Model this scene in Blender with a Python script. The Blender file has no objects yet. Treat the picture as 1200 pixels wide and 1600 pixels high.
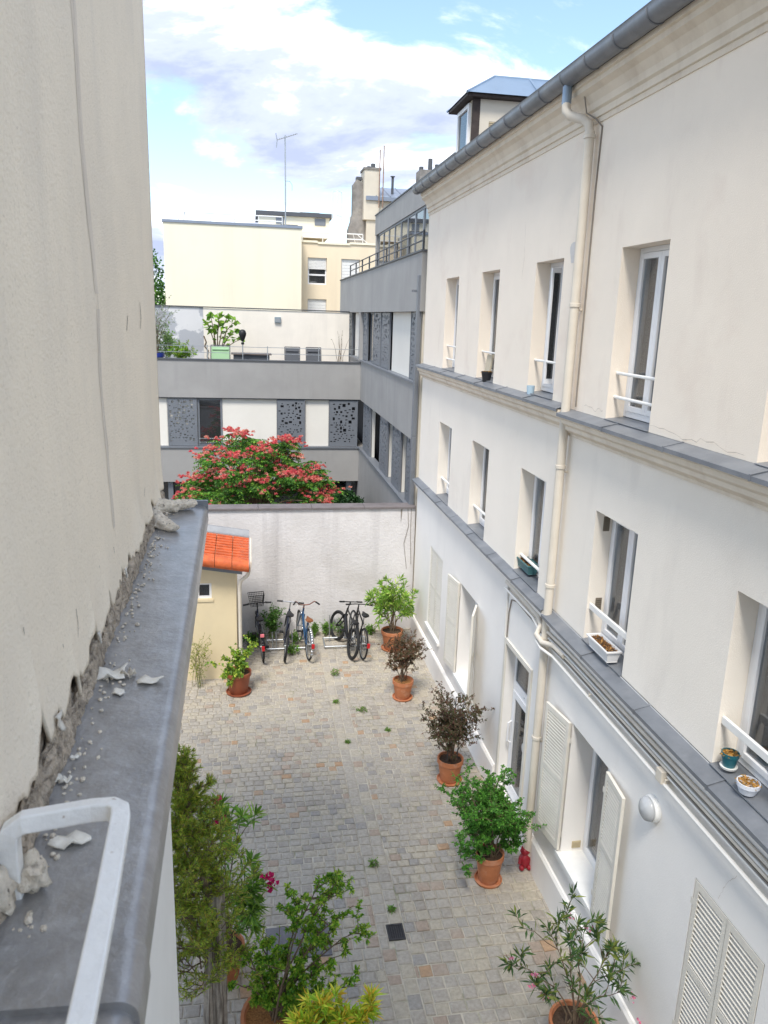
import bpy, math, random
import numpy as np
from mathutils import Vector, Matrix, Euler
random.seed(7)
RNG = np.random.default_rng(11)
R = math.radians
scene = bpy.context.scene
COL = scene.collection

# ------------------------------------------------------------------ camera
cam_d = bpy.data.cameras.new('camera')
cam = bpy.data.objects.new('camera', cam_d); COL.objects.link(cam)
cam_d.sensor_fit = 'AUTO'; cam_d.sensor_width = 36.0
cam_d.lens = 1202.0 / 1600.0 * 36.0
cam_d.clip_start = 0.05; cam_d.clip_end = 3000
cam_d.dof.use_dof = True; cam_d.dof.focus_distance = 9.0; cam_d.dof.aperture_fstop = 9.0
CAM = Vector((0, 0, 7.0))
AX = [(0.98557, -0.01126, 0.16889), (-0.16669, -0.24607, 0.95481), (0.03081, -0.96919, -0.24445)]
m = Matrix.Identity(4)
for i in range(3):
    m[i][0] = AX[i][0]; m[i][1] = -AX[i][1]; m[i][2] = -AX[i][2]; m[i][3] = CAM[i]
cam.matrix_world = m
scene.camera = cam
scene.render.resolution_x = 768; scene.render.resolution_y = 1024

def project(p):
    """photo pixel of a world point: only used to rank which paving stones show largest"""
    d = Vector(p) - CAM
    x, y, z = (sum(AX[i][k] * d[i] for i in range(3)) for k in range(3))
    if z < 0.05: return None
    return 600 + 1202 * x / z, 800 + 1202 * y / z

# ------------------------------------------------------------------ sky, sun, exposure
SUN_EL, SUN_AZ = R(58), R(202)           # azimuth: from +Y clockwise; high behind the camera, a little left
world = bpy.data.worlds.new('World'); scene.world = world; world.use_nodes = True
wn, wl = world.node_tree.nodes, world.node_tree.links
wn.clear()
def W(t, **kw):
    n = wn.new(t)
    for k, v in kw.items(): setattr(n, k, v)
    return n
sky = W('ShaderNodeTexSky', sky_type='NISHITA', sun_disc=False, sun_elevation=SUN_EL, sun_rotation=SUN_AZ, dust_density=0.6, air_density=1.0, ozone_density=1.5)
tc = W('ShaderNodeTexCoord')
sep = W('ShaderNodeSeparateXYZ'); wl.new(tc.outputs['Generated'], sep.inputs[0])
zz = W('ShaderNodeMath', operation='MAXIMUM'); wl.new(sep.outputs['Z'], zz.inputs[0]); zz.inputs[1].default_value = 0.0
za = W('ShaderNodeMath', operation='ADD'); wl.new(zz.outputs[0], za.inputs[0]); za.inputs[1].default_value = 0.22
comb = W('ShaderNodeCombineXYZ')
for i, ax in enumerate('XY'):
    dv = W('ShaderNodeMath', operation='DIVIDE'); wl.new(sep.outputs[ax], dv.inputs[0]); wl.new(za.outputs[0], dv.inputs[1]); wl.new(dv.outputs[0], comb.inputs[i])
CLOUD_SC = 1.45
def cloud_noise(scale, detail, off, rough=0.55, dist=0.25):
    mp = W('ShaderNodeMapping'); wl.new(comb.outputs[0], mp.inputs['Vector']); mp.inputs['Location'].default_value = off
    n = W('ShaderNodeTexNoise'); wl.new(mp.outputs[0], n.inputs['Vector'])
    n.inputs['Scale'].default_value = scale; n.inputs['Detail'].default_value = detail
    n.inputs['Roughness'].default_value = rough; n.inputs['Distortion'].default_value = dist
    return n.outputs['Fac']
def wramp(src, stops):
    r = W('ShaderNodeValToRGB'); wl.new(src, r.inputs[0]); r.color_ramp.interpolation = 'EASE'
    e = r.color_ramp.elements
    while len(e) < len(stops): e.new(0.5)
    for k, (p, c) in enumerate(stops): e[k].position = p; e[k].color = (*c, 1) if len(c) == 3 else c
    return r.outputs[0]
CLOUD_OFF = (2.0, 6.55, 0.0)
dens = wramp(cloud_noise(CLOUD_SC, 10, CLOUD_OFF, 0.60, 0.35), [(0.445, (0, 0, 0)), (0.56, (1, 1, 1))])
thick = cloud_noise(CLOUD_SC, 7, (CLOUD_OFF[0] + 0.05, CLOUD_OFF[1] - 0.10, 0.0), 0.60, 0.35)
shade = wramp(thick, [(0.46, (7.0, 7.1, 7.2)), (0.525, (5.3, 5.7, 6.4)), (0.58, (3.2, 3.55, 4.5)), (0.67, (2.4, 2.75, 3.75))])
skyg = W('ShaderNodeMixRGB', blend_type='MULTIPLY'); skyg.inputs[0].default_value = 1.0
wl.new(sky.outputs[0], skyg.inputs[1]); skyg.inputs[2].default_value = (1.03, 1.07, 1.06, 1)
veil = W('ShaderNodeMixRGB'); veil.inputs[0].default_value = 0.08; wl.new(skyg.outputs[0], veil.inputs[1]); veil.inputs[2].default_value = (4.6, 5.4, 6.0, 1)   # thin high haze
mixc = W('ShaderNodeMixRGB'); wl.new(dens, mixc.inputs[0]); wl.new(veil.outputs[0], mixc.inputs[1]); wl.new(shade, mixc.inputs[2])
bg = W('ShaderNodeBackground'); bg.inputs['Strength'].default_value = 0.10
wl.new(mixc.outputs[0], bg.inputs['Color'])
wo = W('ShaderNodeOutputWorld'); wl.new(bg.outputs[0], wo.inputs['Surface'])

sun_d = bpy.data.lights.new('sun', 'SUN'); sun_d.energy = 1.5; sun_d.angle = R(15); sun_d.color = (1.0, 0.95, 0.87)
sun = bpy.data.objects.new('sun', sun_d); COL.objects.link(sun)
sdir = Vector((math.sin(SUN_AZ) * math.cos(SUN_EL), math.cos(SUN_AZ) * math.cos(SUN_EL), math.sin(SUN_EL)))
sun.rotation_euler = sdir.to_track_quat('Z', 'Y').to_euler(); sun.location = (0, -5, 30)
vs = scene.view_settings
vs.view_transform = 'Standard'; vs.look = 'None'; vs.gamma = 1.0; vs.exposure = 1.42; vs.use_curve_mapping = False
scene.cycles.max_bounces = 7; scene.cycles.transparent_max_bounces = 10
scene.cycles.use_denoising = True

# ------------------------------------------------------------------ materials
MATS = {}
def mat(name, col, rough=0.8, var=0.08, vscale=2.0, bump=0.0, bscale=60.0, metal=0.0, spec=0.3,
        stain=None, streak=None, speck=None, attr=False, trans=0.0, bump2=None):
    """stain/streak: (colour, amount, low, high, scale[, z squeeze]); speck: (colour, scale, threshold)"""
    if name in MATS: return MATS[name]
    mt = bpy.data.materials.new(name); mt.use_nodes = True
    nt = mt.node_tree; N, L = nt.nodes, nt.links
    b = N['Principled BSDF']; out = N['Material Output']
    b.inputs['Roughness'].default_value = rough; b.inputs['Metallic'].default_value = metal
    b.inputs['Specular IOR Level'].default_value = spec
    geo = N.new('ShaderNodeNewGeometry')
    def noise(scale, detail=4, squeeze=None, off=0.0):
        src = geo.outputs['Position']
        mp = N.new('ShaderNodeMapping'); L.new(src, mp.inputs[0])
        mp.inputs['Location'].default_value = (off, off * 1.3, off * 0.7)
        mp.inputs['Scale'].default_value = squeeze or (1, 1, 1)
        n = N.new('ShaderNodeTexNoise'); L.new(mp.outputs[0], n.inputs['Vector'])
        n.inputs['Scale'].default_value = scale; n.inputs['Detail'].default_value = detail; n.inputs['Roughness'].default_value = 0.6
        return n.outputs['Fac']
    def ramp(src, lo, hi, a=(0, 0, 0, 1), c=(1, 1, 1, 1)):
        r = N.new('ShaderNodeValToRGB'); L.new(src, r.inputs[0])
        r.color_ramp.elements[0].position = lo; r.color_ramp.elements[1].position = hi
        r.color_ramp.elements[0].color = a; r.color_ramp.elements[1].color = c
        return r.outputs[0]
    def mix(f, a, c, mode='MIX', amt=1.0):
        mm = N.new('ShaderNodeMixRGB'); mm.blend_type = mode
        if isinstance(f, float): mm.inputs[0].default_value = f
        else:
            if amt != 1.0:
                mu = N.new('ShaderNodeMath'); mu.operation = 'MULTIPLY'; L.new(f, mu.inputs[0]); mu.inputs[1].default_value = amt; f = mu.outputs[0]
            L.new(f, mm.inputs[0])
        for k, s in ((1, a), (2, c)):
            if isinstance(s, tuple): mm.inputs[k].default_value = (*s[:3], 1)
            else: L.new(s, mm.inputs[k])
        return mm.outputs[0]
    vr = ramp(noise(vscale, 6), 0.3, 0.7, (1 - var,) * 3 + (1,), (1 + var,) * 3 + (1,))
    if attr:
        at = N.new('ShaderNodeAttribute'); at.attribute_name = 'col'
        base = mix(1.0, at.outputs['Color'], vr, 'MULTIPLY')
    else:
        base = mix(1.0, col, vr, 'MULTIPLY')
    if stain:
        c, amt, lo, hi, sc = stain[:5]
        base = mix(ramp(noise(sc, 5, None, 3.3), lo, hi), base, c, 'MIX', amt)
    if streak:
        c, amt, lo, hi, sc = streak[:5]
        base = mix(ramp(noise(sc, 5, (1, 1, streak[5] if len(streak) > 5 else 0.08), 7.7), lo, hi), base, c, 'MIX', amt)
    if speck:
        base = mix(ramp(noise(speck[1], 3, None, 5.1), speck[2], min(1, speck[2] + 0.04)), base, speck[0], 'MIX', 0.8)
    L.new(base, b.inputs['Base Color'])
    if bump:
        bn = N.new('ShaderNodeBump'); bn.inputs['Strength'].default_value = bump; bn.inputs['Distance'].default_value = 0.01
        L.new(noise(bscale, 5), bn.inputs['Height'])
        if bump2:
            b2 = N.new('ShaderNodeBump'); b2.inputs['Strength'].default_value = bump2[0]; b2.inputs['Distance'].default_value = 0.03
            L.new(noise(bump2[1], 3, None, 9.0), b2.inputs['Height']); L.new(bn.outputs[0], b2.inputs['Normal']); L.new(b2.outputs[0], b.inputs['Normal'])
        else: L.new(bn.outputs[0], b.inputs['Normal'])
    if trans:
        t = N.new('ShaderNodeBsdfTranslucent'); L.new(base, t.inputs['Color'])
        ms = N.new('ShaderNodeMixShader'); ms.inputs[0].default_value = trans
        L.new(b.outputs[0], ms.inputs[1]); L.new(t.outputs[0], ms.inputs[2]); L.new(ms.outputs[0], out.inputs['Surface'])
    MATS[name] = mt
    return mt
def glass(name, tint=(0.85, 0.88, 0.9), refl=0.95, pale_mix=0.05):
    if name in MATS: return MATS[name]
    mt = bpy.data.materials.new(name); mt.use_nodes = True
    N, L = mt.node_tree.nodes, mt.node_tree.links
    N.remove(N['Principled BSDF']); out = N['Material Output']
    tr = N.new('ShaderNodeBsdfTransparent'); tr.inputs[0].default_value = (*tint, 1)
    gl = N.new('ShaderNodeBsdfGlossy'); gl.inputs['Roughness'].default_value = 0.02; gl.inputs[0].default_value = (refl, refl, refl, 1)
    fr = N.new('ShaderNodeFresnel'); fr.inputs[0].default_value = 1.9
    ms = N.new('ShaderNodeMixShader'); L.new(fr.outputs[0], ms.inputs[0]); L.new(tr.outputs[0], ms.inputs[1]); L.new(gl.outputs[0], ms.inputs[2])
    df = N.new('ShaderNodeBsdfDiffuse'); df.inputs[0].default_value = (0.5, 0.52, 0.55, 1)
    m2 = N.new('ShaderNodeMixShader'); m2.inputs[0].default_value = pale_mix; L.new(ms.outputs[0], m2.inputs[1]); L.new(df.outputs[0], m2.inputs[2])  # even grey put into the panes, in place of net curtains catching light
    L.new(m2.outputs[0], out.inputs['Surface'])
    MATS[name] = mt
    return mt

# ------------------------------------------------------------------ mesh helpers
ORIG = {}      # world origin of unrotated parents, so that parts can be written in world coordinates
class MB:
    def __init__(s): s.v = []; s.f = []; s.c = []
    def poly(s, pts, col=None):
        i = len(s.v); s.v += [tuple(p) for p in pts]; s.f.append(tuple(range(i, i + len(pts))))
        if col is not None: s.c += [col] * len(pts)
        return s
    def box(s, a, b):
        x0, y0, z0 = a; x1, y1, z1 = b; i = len(s.v)
        s.v += [(x0, y0, z0), (x1, y0, z0), (x1, y1, z0), (x0, y1, z0), (x0, y0, z1), (x1, y0, z1), (x1, y1, z1), (x0, y1, z1)]
        s.f += [tuple(i + k for k in q) for q in ((0, 3, 2, 1), (4, 5, 6, 7), (0, 1, 5, 4), (1, 2, 6, 5), (2, 3, 7, 6), (3, 0, 4, 7))]
        return s
    def tube(s, pts, r, n=8, closed=False, cap=True, flat=1.0):
        pts = [Vector(p) for p in pts]; m_ = len(pts)
        rs = r if isinstance(r, (list, tuple)) else [r] * m_
        i0 = len(s.v); ref = None
        for k, p in enumerate(pts):
            if closed: d = pts[(k + 1) % m_] - pts[k - 1]
            else: d = pts[min(k + 1, m_ - 1)] - pts[max(k - 1, 0)]
            if d.length < 1e-9: d = Vector((0, 0, 1))
            d.normalize()
            if ref is None:
                ref = Vector((0, 0, 1)) if abs(d.z) < 0.9 else Vector((1, 0, 0))
            u = d.cross(ref)
            if u.length < 1e-6: u = d.orthogonal()
            u.normalize(); w = u.cross(d).normalized(); ref = w
            for j in range(n):
                a = 2 * math.pi * (j + 0.5) / n
                q = p + (u * math.cos(a) + w * math.sin(a) * flat) * rs[k]
                s.v.append(tuple(q))
        for k in range(m_ if closed else m_ - 1):
            a, b = i0 + k * n, i0 + ((k + 1) % m_) * n
            for j in range(n): s.f.append((a + j, a + (j + 1) % n, b + (j + 1) % n, b + j))
        if cap and not closed:
            s.f.append(tuple(i0 + j for j in reversed(range(n)))); s.f.append(tuple(i0 + (m_ - 1) * n + j for j in range(n)))
        return s
    def lathe(s, prof, c=(0, 0, 0), n=20):
        i0 = len(s.v)
        for r, z in prof:
            for j in range(n):
                a = 2 * math.pi * j / n; s.v.append((c[0] + r * math.cos(a), c[1] + r * math.sin(a), c[2] + z))
        for k in range(len(prof) - 1):
            a, b = i0 + k * n, i0 + (k + 1) * n
            for j in range(n): s.f.append((a + j, a + (j + 1) % n, b + (j + 1) % n, b + j))
        return s
    def ext_y(s, prof, y0, y1, cap=True):          # closed outline in (x, z) swept along y
        i = len(s.v); n = len(prof)
        s.v += [(x, y0, z) for x, z in prof] + [(x, y1, z) for x, z in prof]
        for k in range(n): s.f.append((i + k, i + (k + 1) % n, i + n + (k + 1) % n, i + n + k))
        if cap: s.f += [tuple(i + k for k in reversed(range(n))), tuple(i + n + k for k in range(n))]
        return s
    def ext_x(s, prof, x0, x1):                    # closed outline in (y, z) swept along x
        i = len(s.v); n = len(prof)
        s.v += [(x0, y, z) for y, z in prof] + [(x1, y, z) for y, z in prof]
        for k in range(n): s.f.append((i + k, i + (k + 1) % n, i + n + (k + 1) % n, i + n + k))
        s.f += [tuple(i + k for k in reversed(range(n))), tuple(i + n + k for k in range(n))]
        return s
    def build(s, name, material, parent=None, smooth=False, loc=None, local=False, bevel=0.0, ang=40):
        me = bpy.data.meshes.new(name)
        if parent is not None: off = (0, 0, 0) if local else ORIG.get(parent.name, (0, 0, 0)); o_loc = (0, 0, 0)
        else:
            if loc is None:
                a = np.array(s.v); loc = ((a[:, 0].min() + a[:, 0].max()) / 2, (a[:, 1].min() + a[:, 1].max()) / 2, a[:, 2].min())
            off = loc; o_loc = loc
        if loc is not None and parent is not None and local: o_loc = loc
        vv = np.array(s.v, dtype=float) - np.array(off) if not (parent is not None and local) else np.array(s.v, dtype=float)
        me.from_pydata(vv.tolist(), [], s.f)
        if s.c and len(s.c) == len(s.v):
            at = me.attributes.new('col', 'FLOAT_COLOR', 'POINT')
            at.data.foreach_set('color', np.array([(*c[:3], 1.0) for c in s.c], dtype=np.float32).ravel())
        me.materials.append(material)
        if smooth:
            me.polygons.foreach_set('use_smooth', [True] * len(me.polygons))
            try: me.set_sharp_from_angle(angle=R(ang))
            except Exception: pass
        me.update()
        o = bpy.data.objects.new(name, me); COL.objects.link(o); o.location = o_loc
        if parent is not None:
            o.parent = parent
            if not local: ORIG[o.name] = off
        else: ORIG[o.name] = tuple(o_loc)
        if bevel:
            bv = o.modifiers.new('bevel', 'BEVEL'); bv.width = bevel; bv.segments = 2; bv.limit_method = 'ANGLE'
        return o
def tag(o, label=None, cat=None, group=None, kind=None):
    if label: o['label'] = label
    if cat: o['category'] = cat
    if group: o['group'] = group
    if kind: o['kind'] = kind
    return o
def thing(name, label, cat, loc=(0, 0, 0), group=None, rot=None):
    o = bpy.data.objects.new(name, None); COL.objects.link(o); o.location = loc; o.empty_display_size = 0.2
    if rot: o.rotation_euler = rot
    ORIG[o.name] = tuple(loc)
    return tag(o, label, cat, group)
def copy_tree(o, parent=None):
    c = o.copy(); COL.objects.link(c); c.parent = parent
    for ch in list(o.children): copy_tree(ch, c)
    return c
def instance(o, loc, parent, rot=None):
    c = o.copy(); COL.objects.link(c); c.parent = parent; c.location = loc
    if rot: c.rotation_euler = rot
    return c
def lump(mb, c, size, seed, sub=2, rough=0.35, rot=0.0):
    """uneven stone-like lump"""
    import bmesh
    bm = bmesh.new(); bmesh.ops.create_icosphere(bm, subdivisions=sub, radius=1.0)
    rr = np.random.default_rng(seed); ph = rr.uniform(0, 6.28, (6, 3)); fr = rr.uniform(1.5, 5.5, (6, 3))
    i0 = len(mb.v)
    for v in bm.verts:
        d = 1.0
        for k in range(6): d += rough * 0.28 * math.sin(fr[k, 0] * v.co.x + ph[k, 0]) * math.sin(fr[k, 1] * v.co.y + ph[k, 1]) * math.cos(fr[k, 2] * v.co.z + ph[k, 2]) * (1.6 if k < 3 else 0.9)
        d += rr.uniform(-1, 1) * rough * 0.10
        x, y, z = v.co.x * d * size[0], v.co.y * d * size[1], v.co.z * d * size[2]
        mb.v.append((c[0] + x * math.cos(rot) - y * math.sin(rot), c[1] + x * math.sin(rot) + y * math.cos(rot), c[2] + z))
    for f in bm.faces: mb.f.append(tuple(i0 + v.index for v in f.verts))
    bm.free(); return mb

# ------------------------------------------------------------------ palette
M_facade = mat('render_cream', (0.88, 0.785, 0.67), 0.9, 0.03, 1.2, 0.3, 90, stain=((0.70, 0.56, 0.47), 0.5, 0.55, 0.76, 0.75), streak=((0.60, 0.48, 0.41), 0.45, 0.58, 0.80, 1.3, 0.35))
M_facade1 = mat('render_offwhite', (0.86, 0.795, 0.705), 0.9, 0.03, 1.0, 0.3, 90, stain=((0.68, 0.60, 0.52), 0.4, 0.56, 0.78, 0.8), streak=((0.62, 0.56, 0.50), 0.4, 0.58, 0.80, 1.6, 0.3))
M_facade0 = mat('render_white', (0.85, 0.815, 0.77), 0.9, 0.03, 1.0, 0.2, 70, stain=((0.70, 0.68, 0.66), 0.4, 0.5, 0.8, 0.7), streak=((0.66, 0.64, 0.61), 0.3, 0.58, 0.8, 2.0, 0.15))
M_cornice = mat('cornice_stone', (0.74, 0.655, 0.54), 0.9, 0.06, 2.5, 0.25, 70, streak=((0.48, 0.38, 0.29), 0.5, 0.5, 0.78, 4, 0.3))
M_zinc = mat('zinc', (0.20, 0.215, 0.24), 0.45, 0.15, 3.0, 0.12, 25, metal=0.35, spec=0.5, stain=((0.33, 0.34, 0.36), 0.6, 0.45, 0.75, 2.5))
M_zinc_ledge = mat('zinc_ledge', (0.33, 0.325, 0.325), 0.30, 0.16, 12.0, 0.16, 90, metal=0.5, spec=0.5, stain=((0.24, 0.225, 0.205), 0.6, 0.46, 0.74, 16.0), streak=((0.50, 0.50, 0.51), 0.35, 0.52, 0.72, 40, 1.0), speck=((0.40, 0.38, 0.35), 80, 0.66), bump2=(0.12, 8))
M_zinc_lip = mat('zinc_lip', (0.36, 0.36, 0.36), 0.55, 0.10, 6.0, 0.06, 30, metal=0.5, spec=0.6)
M_pvc = mat('white_pvc', (0.80, 0.80, 0.81), 0.35, 0.02, 3, spec=0.5)
M_whitep = mat('white_paint', (0.78, 0.77, 0.74), 0.5, 0.05, 6, 0.1, 60, spec=0.4)
M_shutter = mat('shutter_cream', (0.70, 0.66, 0.58), 0.55, 0.05, 5, 0.08, 60, spec=0.35, stain=((0.55, 0.5, 0.42), 0.4, 0.55, 0.8, 6))
M_pipe = mat('pipe_cream', (0.66, 0.60, 0.51), 0.5, 0.06, 4, 0.05, 30, spec=0.4, streak=((0.45, 0.39, 0.32), 0.5, 0.55, 0.8, 8, 0.1))
M_pipew = mat('pipe_white', (0.74, 0.72, 0.68), 0.5, 0.05, 4, spec=0.4)
M_glass = glass('window_glass')
M_glassd = glass('dark_glass', (0.35, 0.38, 0.40), 0.9)
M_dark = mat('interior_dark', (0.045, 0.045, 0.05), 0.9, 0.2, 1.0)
M_inner = mat('interior_wall', (0.20, 0.19, 0.18), 0.9, 0.1, 1.0)
M_curtain = mat('net_curtain', (0.72, 0.73, 0.72), 0.9, 0.05, 8, trans=0.35)
M_curtg = mat('grey_curtain', (0.50, 0.52, 0.50), 0.9, 0.06, 6, trans=0.2)
M_lace = mat('lace_curtain', (0.42, 0.55, 0.50), 0.9, 0.25, 26, trans=0.3)
M_vent = mat('vent_brown', (0.20, 0.17, 0.13), 0.7)
M_ventc = mat('vent_cream', (0.55, 0.46, 0.30), 0.7)
M_steel = mat('galvanised', (0.42, 0.44, 0.46), 0.4, 0.1, 8, metal=0.7, spec=0.5)
M_black = mat('black_plastic', (0.016, 0.016, 0.018), 0.5, 0.1, 8, spec=0.4)
M_rubber = mat('rubber', (0.022, 0.022, 0.023), 0.8)
M_cable = mat('cable', (0.24, 0.21, 0.18), 0.6)
M_grey = mat('grey_cladding', (0.33, 0.322, 0.312), 0.75, 0.06, 1.2, 0.1, 50, streak=((0.25, 0.245, 0.24), 0.5, 0.5, 0.8, 3.0, 0.1), stain=((0.40, 0.39, 0.38), 0.5, 0.5, 0.75, 0.9))
M_greyd = mat('grey_trim', (0.085, 0.09, 0.10), 0.55, 0.08, 3, spec=0.4)
M_screen = mat('screen_metal', (0.20, 0.215, 0.24), 0.5, 0.05, 2, metal=0.3, spec=0.4)
M_infill = mat('infill_white', (0.74, 0.71, 0.65), 0.85, 0.03, 1.2, 0.06, 50)
M_twall = mat('terrace_wall', (0.82, 0.76, 0.67), 0.9, 0.05, 1.4, 0.15, 50, streak=((0.47, 0.44, 0.41), 0.35, 0.5, 0.8, 2, 0.1))
M_twall2 = mat('terrace_wall_grey', (0.66, 0.65, 0.65), 0.9, 0.05, 1.0, 0.15, 50, stain=((0.38, 0.39, 0.42), 0.9, 0.50, 0.53, 0.8))
M_cream = mat('far_cream', (0.86, 0.79, 0.61), 0.9, 0.03, 0.5, 0.05, 30, streak=((0.68, 0.61, 0.48), 0.45, 0.52, 0.8, 1.2, 0.06))
M_cream2 = mat('far_peach', (0.82, 0.69, 0.50), 0.9, 0.03, 0.6, 0.05, 30, streak=((0.64, 0.52, 0.38), 0.45, 0.52, 0.8, 1.6, 0.06))
M_oldwall = mat('old_chimney_wall', (0.23, 0.215, 0.20), 0.95, 0.30, 2.2, 0.5, 12, stain=((0.38, 0.35, 0.31), 0.7, 0.5, 0.7, 1.6))
M_oldcream = mat('old_cream', (0.62, 0.56, 0.46), 0.9, 0.08, 1.2, 0.1, 20)
M_zincfar = mat('zinc_roof', (0.24, 0.275, 0.34), 0.45, 0.08, 1.5, metal=0.3, spec=0.5)
M_zincblue = mat('zinc_dormer', (0.25, 0.33, 0.43), 0.4, 0.06, 2, metal=0.4, spec=0.5)
M_darkwood = mat('dark_timber', (0.05, 0.037, 0.032), 0.7, 0.3, 8, 0.2, 40)
M_boundary = mat('boundary_render', (0.66, 0.635, 0.63), 0.95, 0.06, 1.4, 0.8, 26, streak=((0.38, 0.36, 0.36), 0.75, 0.54, 0.78, 1.8, 0.07), stain=((0.49, 0.46, 0.43), 0.6, 0.52, 0.78, 0.8), bump2=(0.30, 13))
M_cap = mat('wall_capping', (0.17, 0.15, 0.15), 0.7, 0.2, 4, 0.2, 30)
M_shed = mat('shed_render', (0.66, 0.55, 0.36), 0.9, 0.05, 1.4, 0.15, 60, stain=((0.58, 0.49, 0.35), 0.5, 0.52, 0.8, 1.5))
M_tile = mat('orange_tile', (0.58, 0.125, 0.04), 0.6, 0.22, 9, 0.2, 40, spec=0.3, stain=((0.36, 0.075, 0.03), 0.7, 0.48, 0.72, 5), speck=((0.30, 0.20, 0.12), 30, 0.66))
M_stucco = mat('roughcast', (0.89, 0.785, 0.63), 0.95, 0.04, 3.0, 0.45, 140, speck=((0.72, 0.63, 0.50), 100, 0.62), stain=((0.76, 0.68, 0.57), 0.5, 0.48, 0.74, 1.6), streak=((0.74, 0.66, 0.55), 0.5, 0.54, 0.76, 3.0, 0.10), bump2=(0.14, 75))
M_skim = mat('crack_filler', (0.72, 0.64, 0.54), 0.95, 0.06, 6, 0.2, 60)
M_paintw = mat('peeling_paint', (0.64, 0.60, 0.53), 0.8, 0.06, 9, 0.2, 60, stain=((0.45, 0.42, 0.38), 0.5, 0.5, 0.75, 14))
M_mortar = mat('old_mortar', (0.50, 0.415, 0.32), 1.0, 0.35, 28, 1.0, 90, stain=((0.15, 0.125, 0.10), 0.8, 0.5, 0.7, 30), bump2=(0.9, 40))
M_chunk = mat('mortar_chunk', (0.80, 0.71, 0.58), 1.0, 0.22, 40, 1.0, 120, speck=((0.15, 0.12, 0.10), 70, 0.62))
M_flake = mat('paint_flake', (0.84, 0.79, 0.69), 0.8, 0.10, 40, 0.2, 90)
M_crack = mat('crack_dark', (0.24, 0.21, 0.18), 1.0, 0.2, 30)
M_barw = mat('bar_white', (0.84, 0.83, 0.80), 0.4, 0.05, 25, 0.25, 60, spec=0.5, speck=((0.42, 0.33, 0.26), 38, 0.69))
M_lowwall = mat('lower_wall_white', (0.78, 0.775, 0.75), 0.9, 0.03, 2, 0.15, 50)
M_terra = mat('terracotta', (0.46, 0.17, 0.075), 0.75, 0.12, 9, 0.15, 60, stain=((0.55, 0.33, 0.23), 0.6, 0.52, 0.75, 7))
M_plterra = mat('brown_plastic_pot', (0.27, 0.075, 0.035), 0.5, 0.06, 6, spec=0.4)
M_soil = mat('soil', (0.07, 0.045, 0.03), 1.0, 0.4, 40, 0.9, 60)
M_drys = mat('dry_leaf_litter', (0.30, 0.14, 0.05), 1.0, 0.5, 60, 0.9, 80)
M_cobble = mat('cobble_stone', None, 0.78, 0.18, 24, 0.5, 70, spec=0.3, attr=True, stain=((0.42, 0.385, 0.33), 0.45, 0.48, 0.72, 2.2), streak=((0.26, 0.235, 0.20), 0.35, 0.52, 0.72, 9, 1.0))
M_joint = mat('joint_mortar', (0.50, 0.455, 0.375), 0.95, 0.16, 6, 0.5, 60, stain=((0.26, 0.24, 0.20), 0.7, 0.50, 0.7, 1.3), streak=((0.16, 0.18, 0.09), 0.7, 0.56, 0.68, 2.4, 1.0))
M_ground = mat('bare_ground', (0.16, 0.15, 0.135), 0.95, 0.2, 0.8, 0.3, 20)
M_iron = mat('cast_iron', (0.06, 0.058, 0.06), 0.6, 0.2, 20, metal=0.4)
M_slab = mat('cover_slab', (0.16, 0.155, 0.165), 0.8, 0.15, 10, 0.3, 50)
M_leaf = mat('leaf', None, 0.5, 0.10, 20, attr=True, trans=0.30, spec=0.35)
M_petal = mat('petal', None, 0.7, 0.05, 20, attr=True, trans=0.35)
M_stem = mat('stem', (0.16, 0.115, 0.075), 0.9, 0.25, 20, 0.3, 60)
M_stemg = mat('stem_green', (0.16, 0.17, 0.07), 0.8, 0.2, 20)
M_trunk = mat('weathered_trunk', (0.33, 0.285, 0.235), 0.95, 0.25, 14, 0.6, 50, streak=((0.12, 0.095, 0.075), 0.85, 0.48, 0.6, 38, 0.06))
M_roof = mat('roof_zinc', (0.17, 0.18, 0.21), 0.5, 0.1, 2, metal=0.3)
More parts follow.
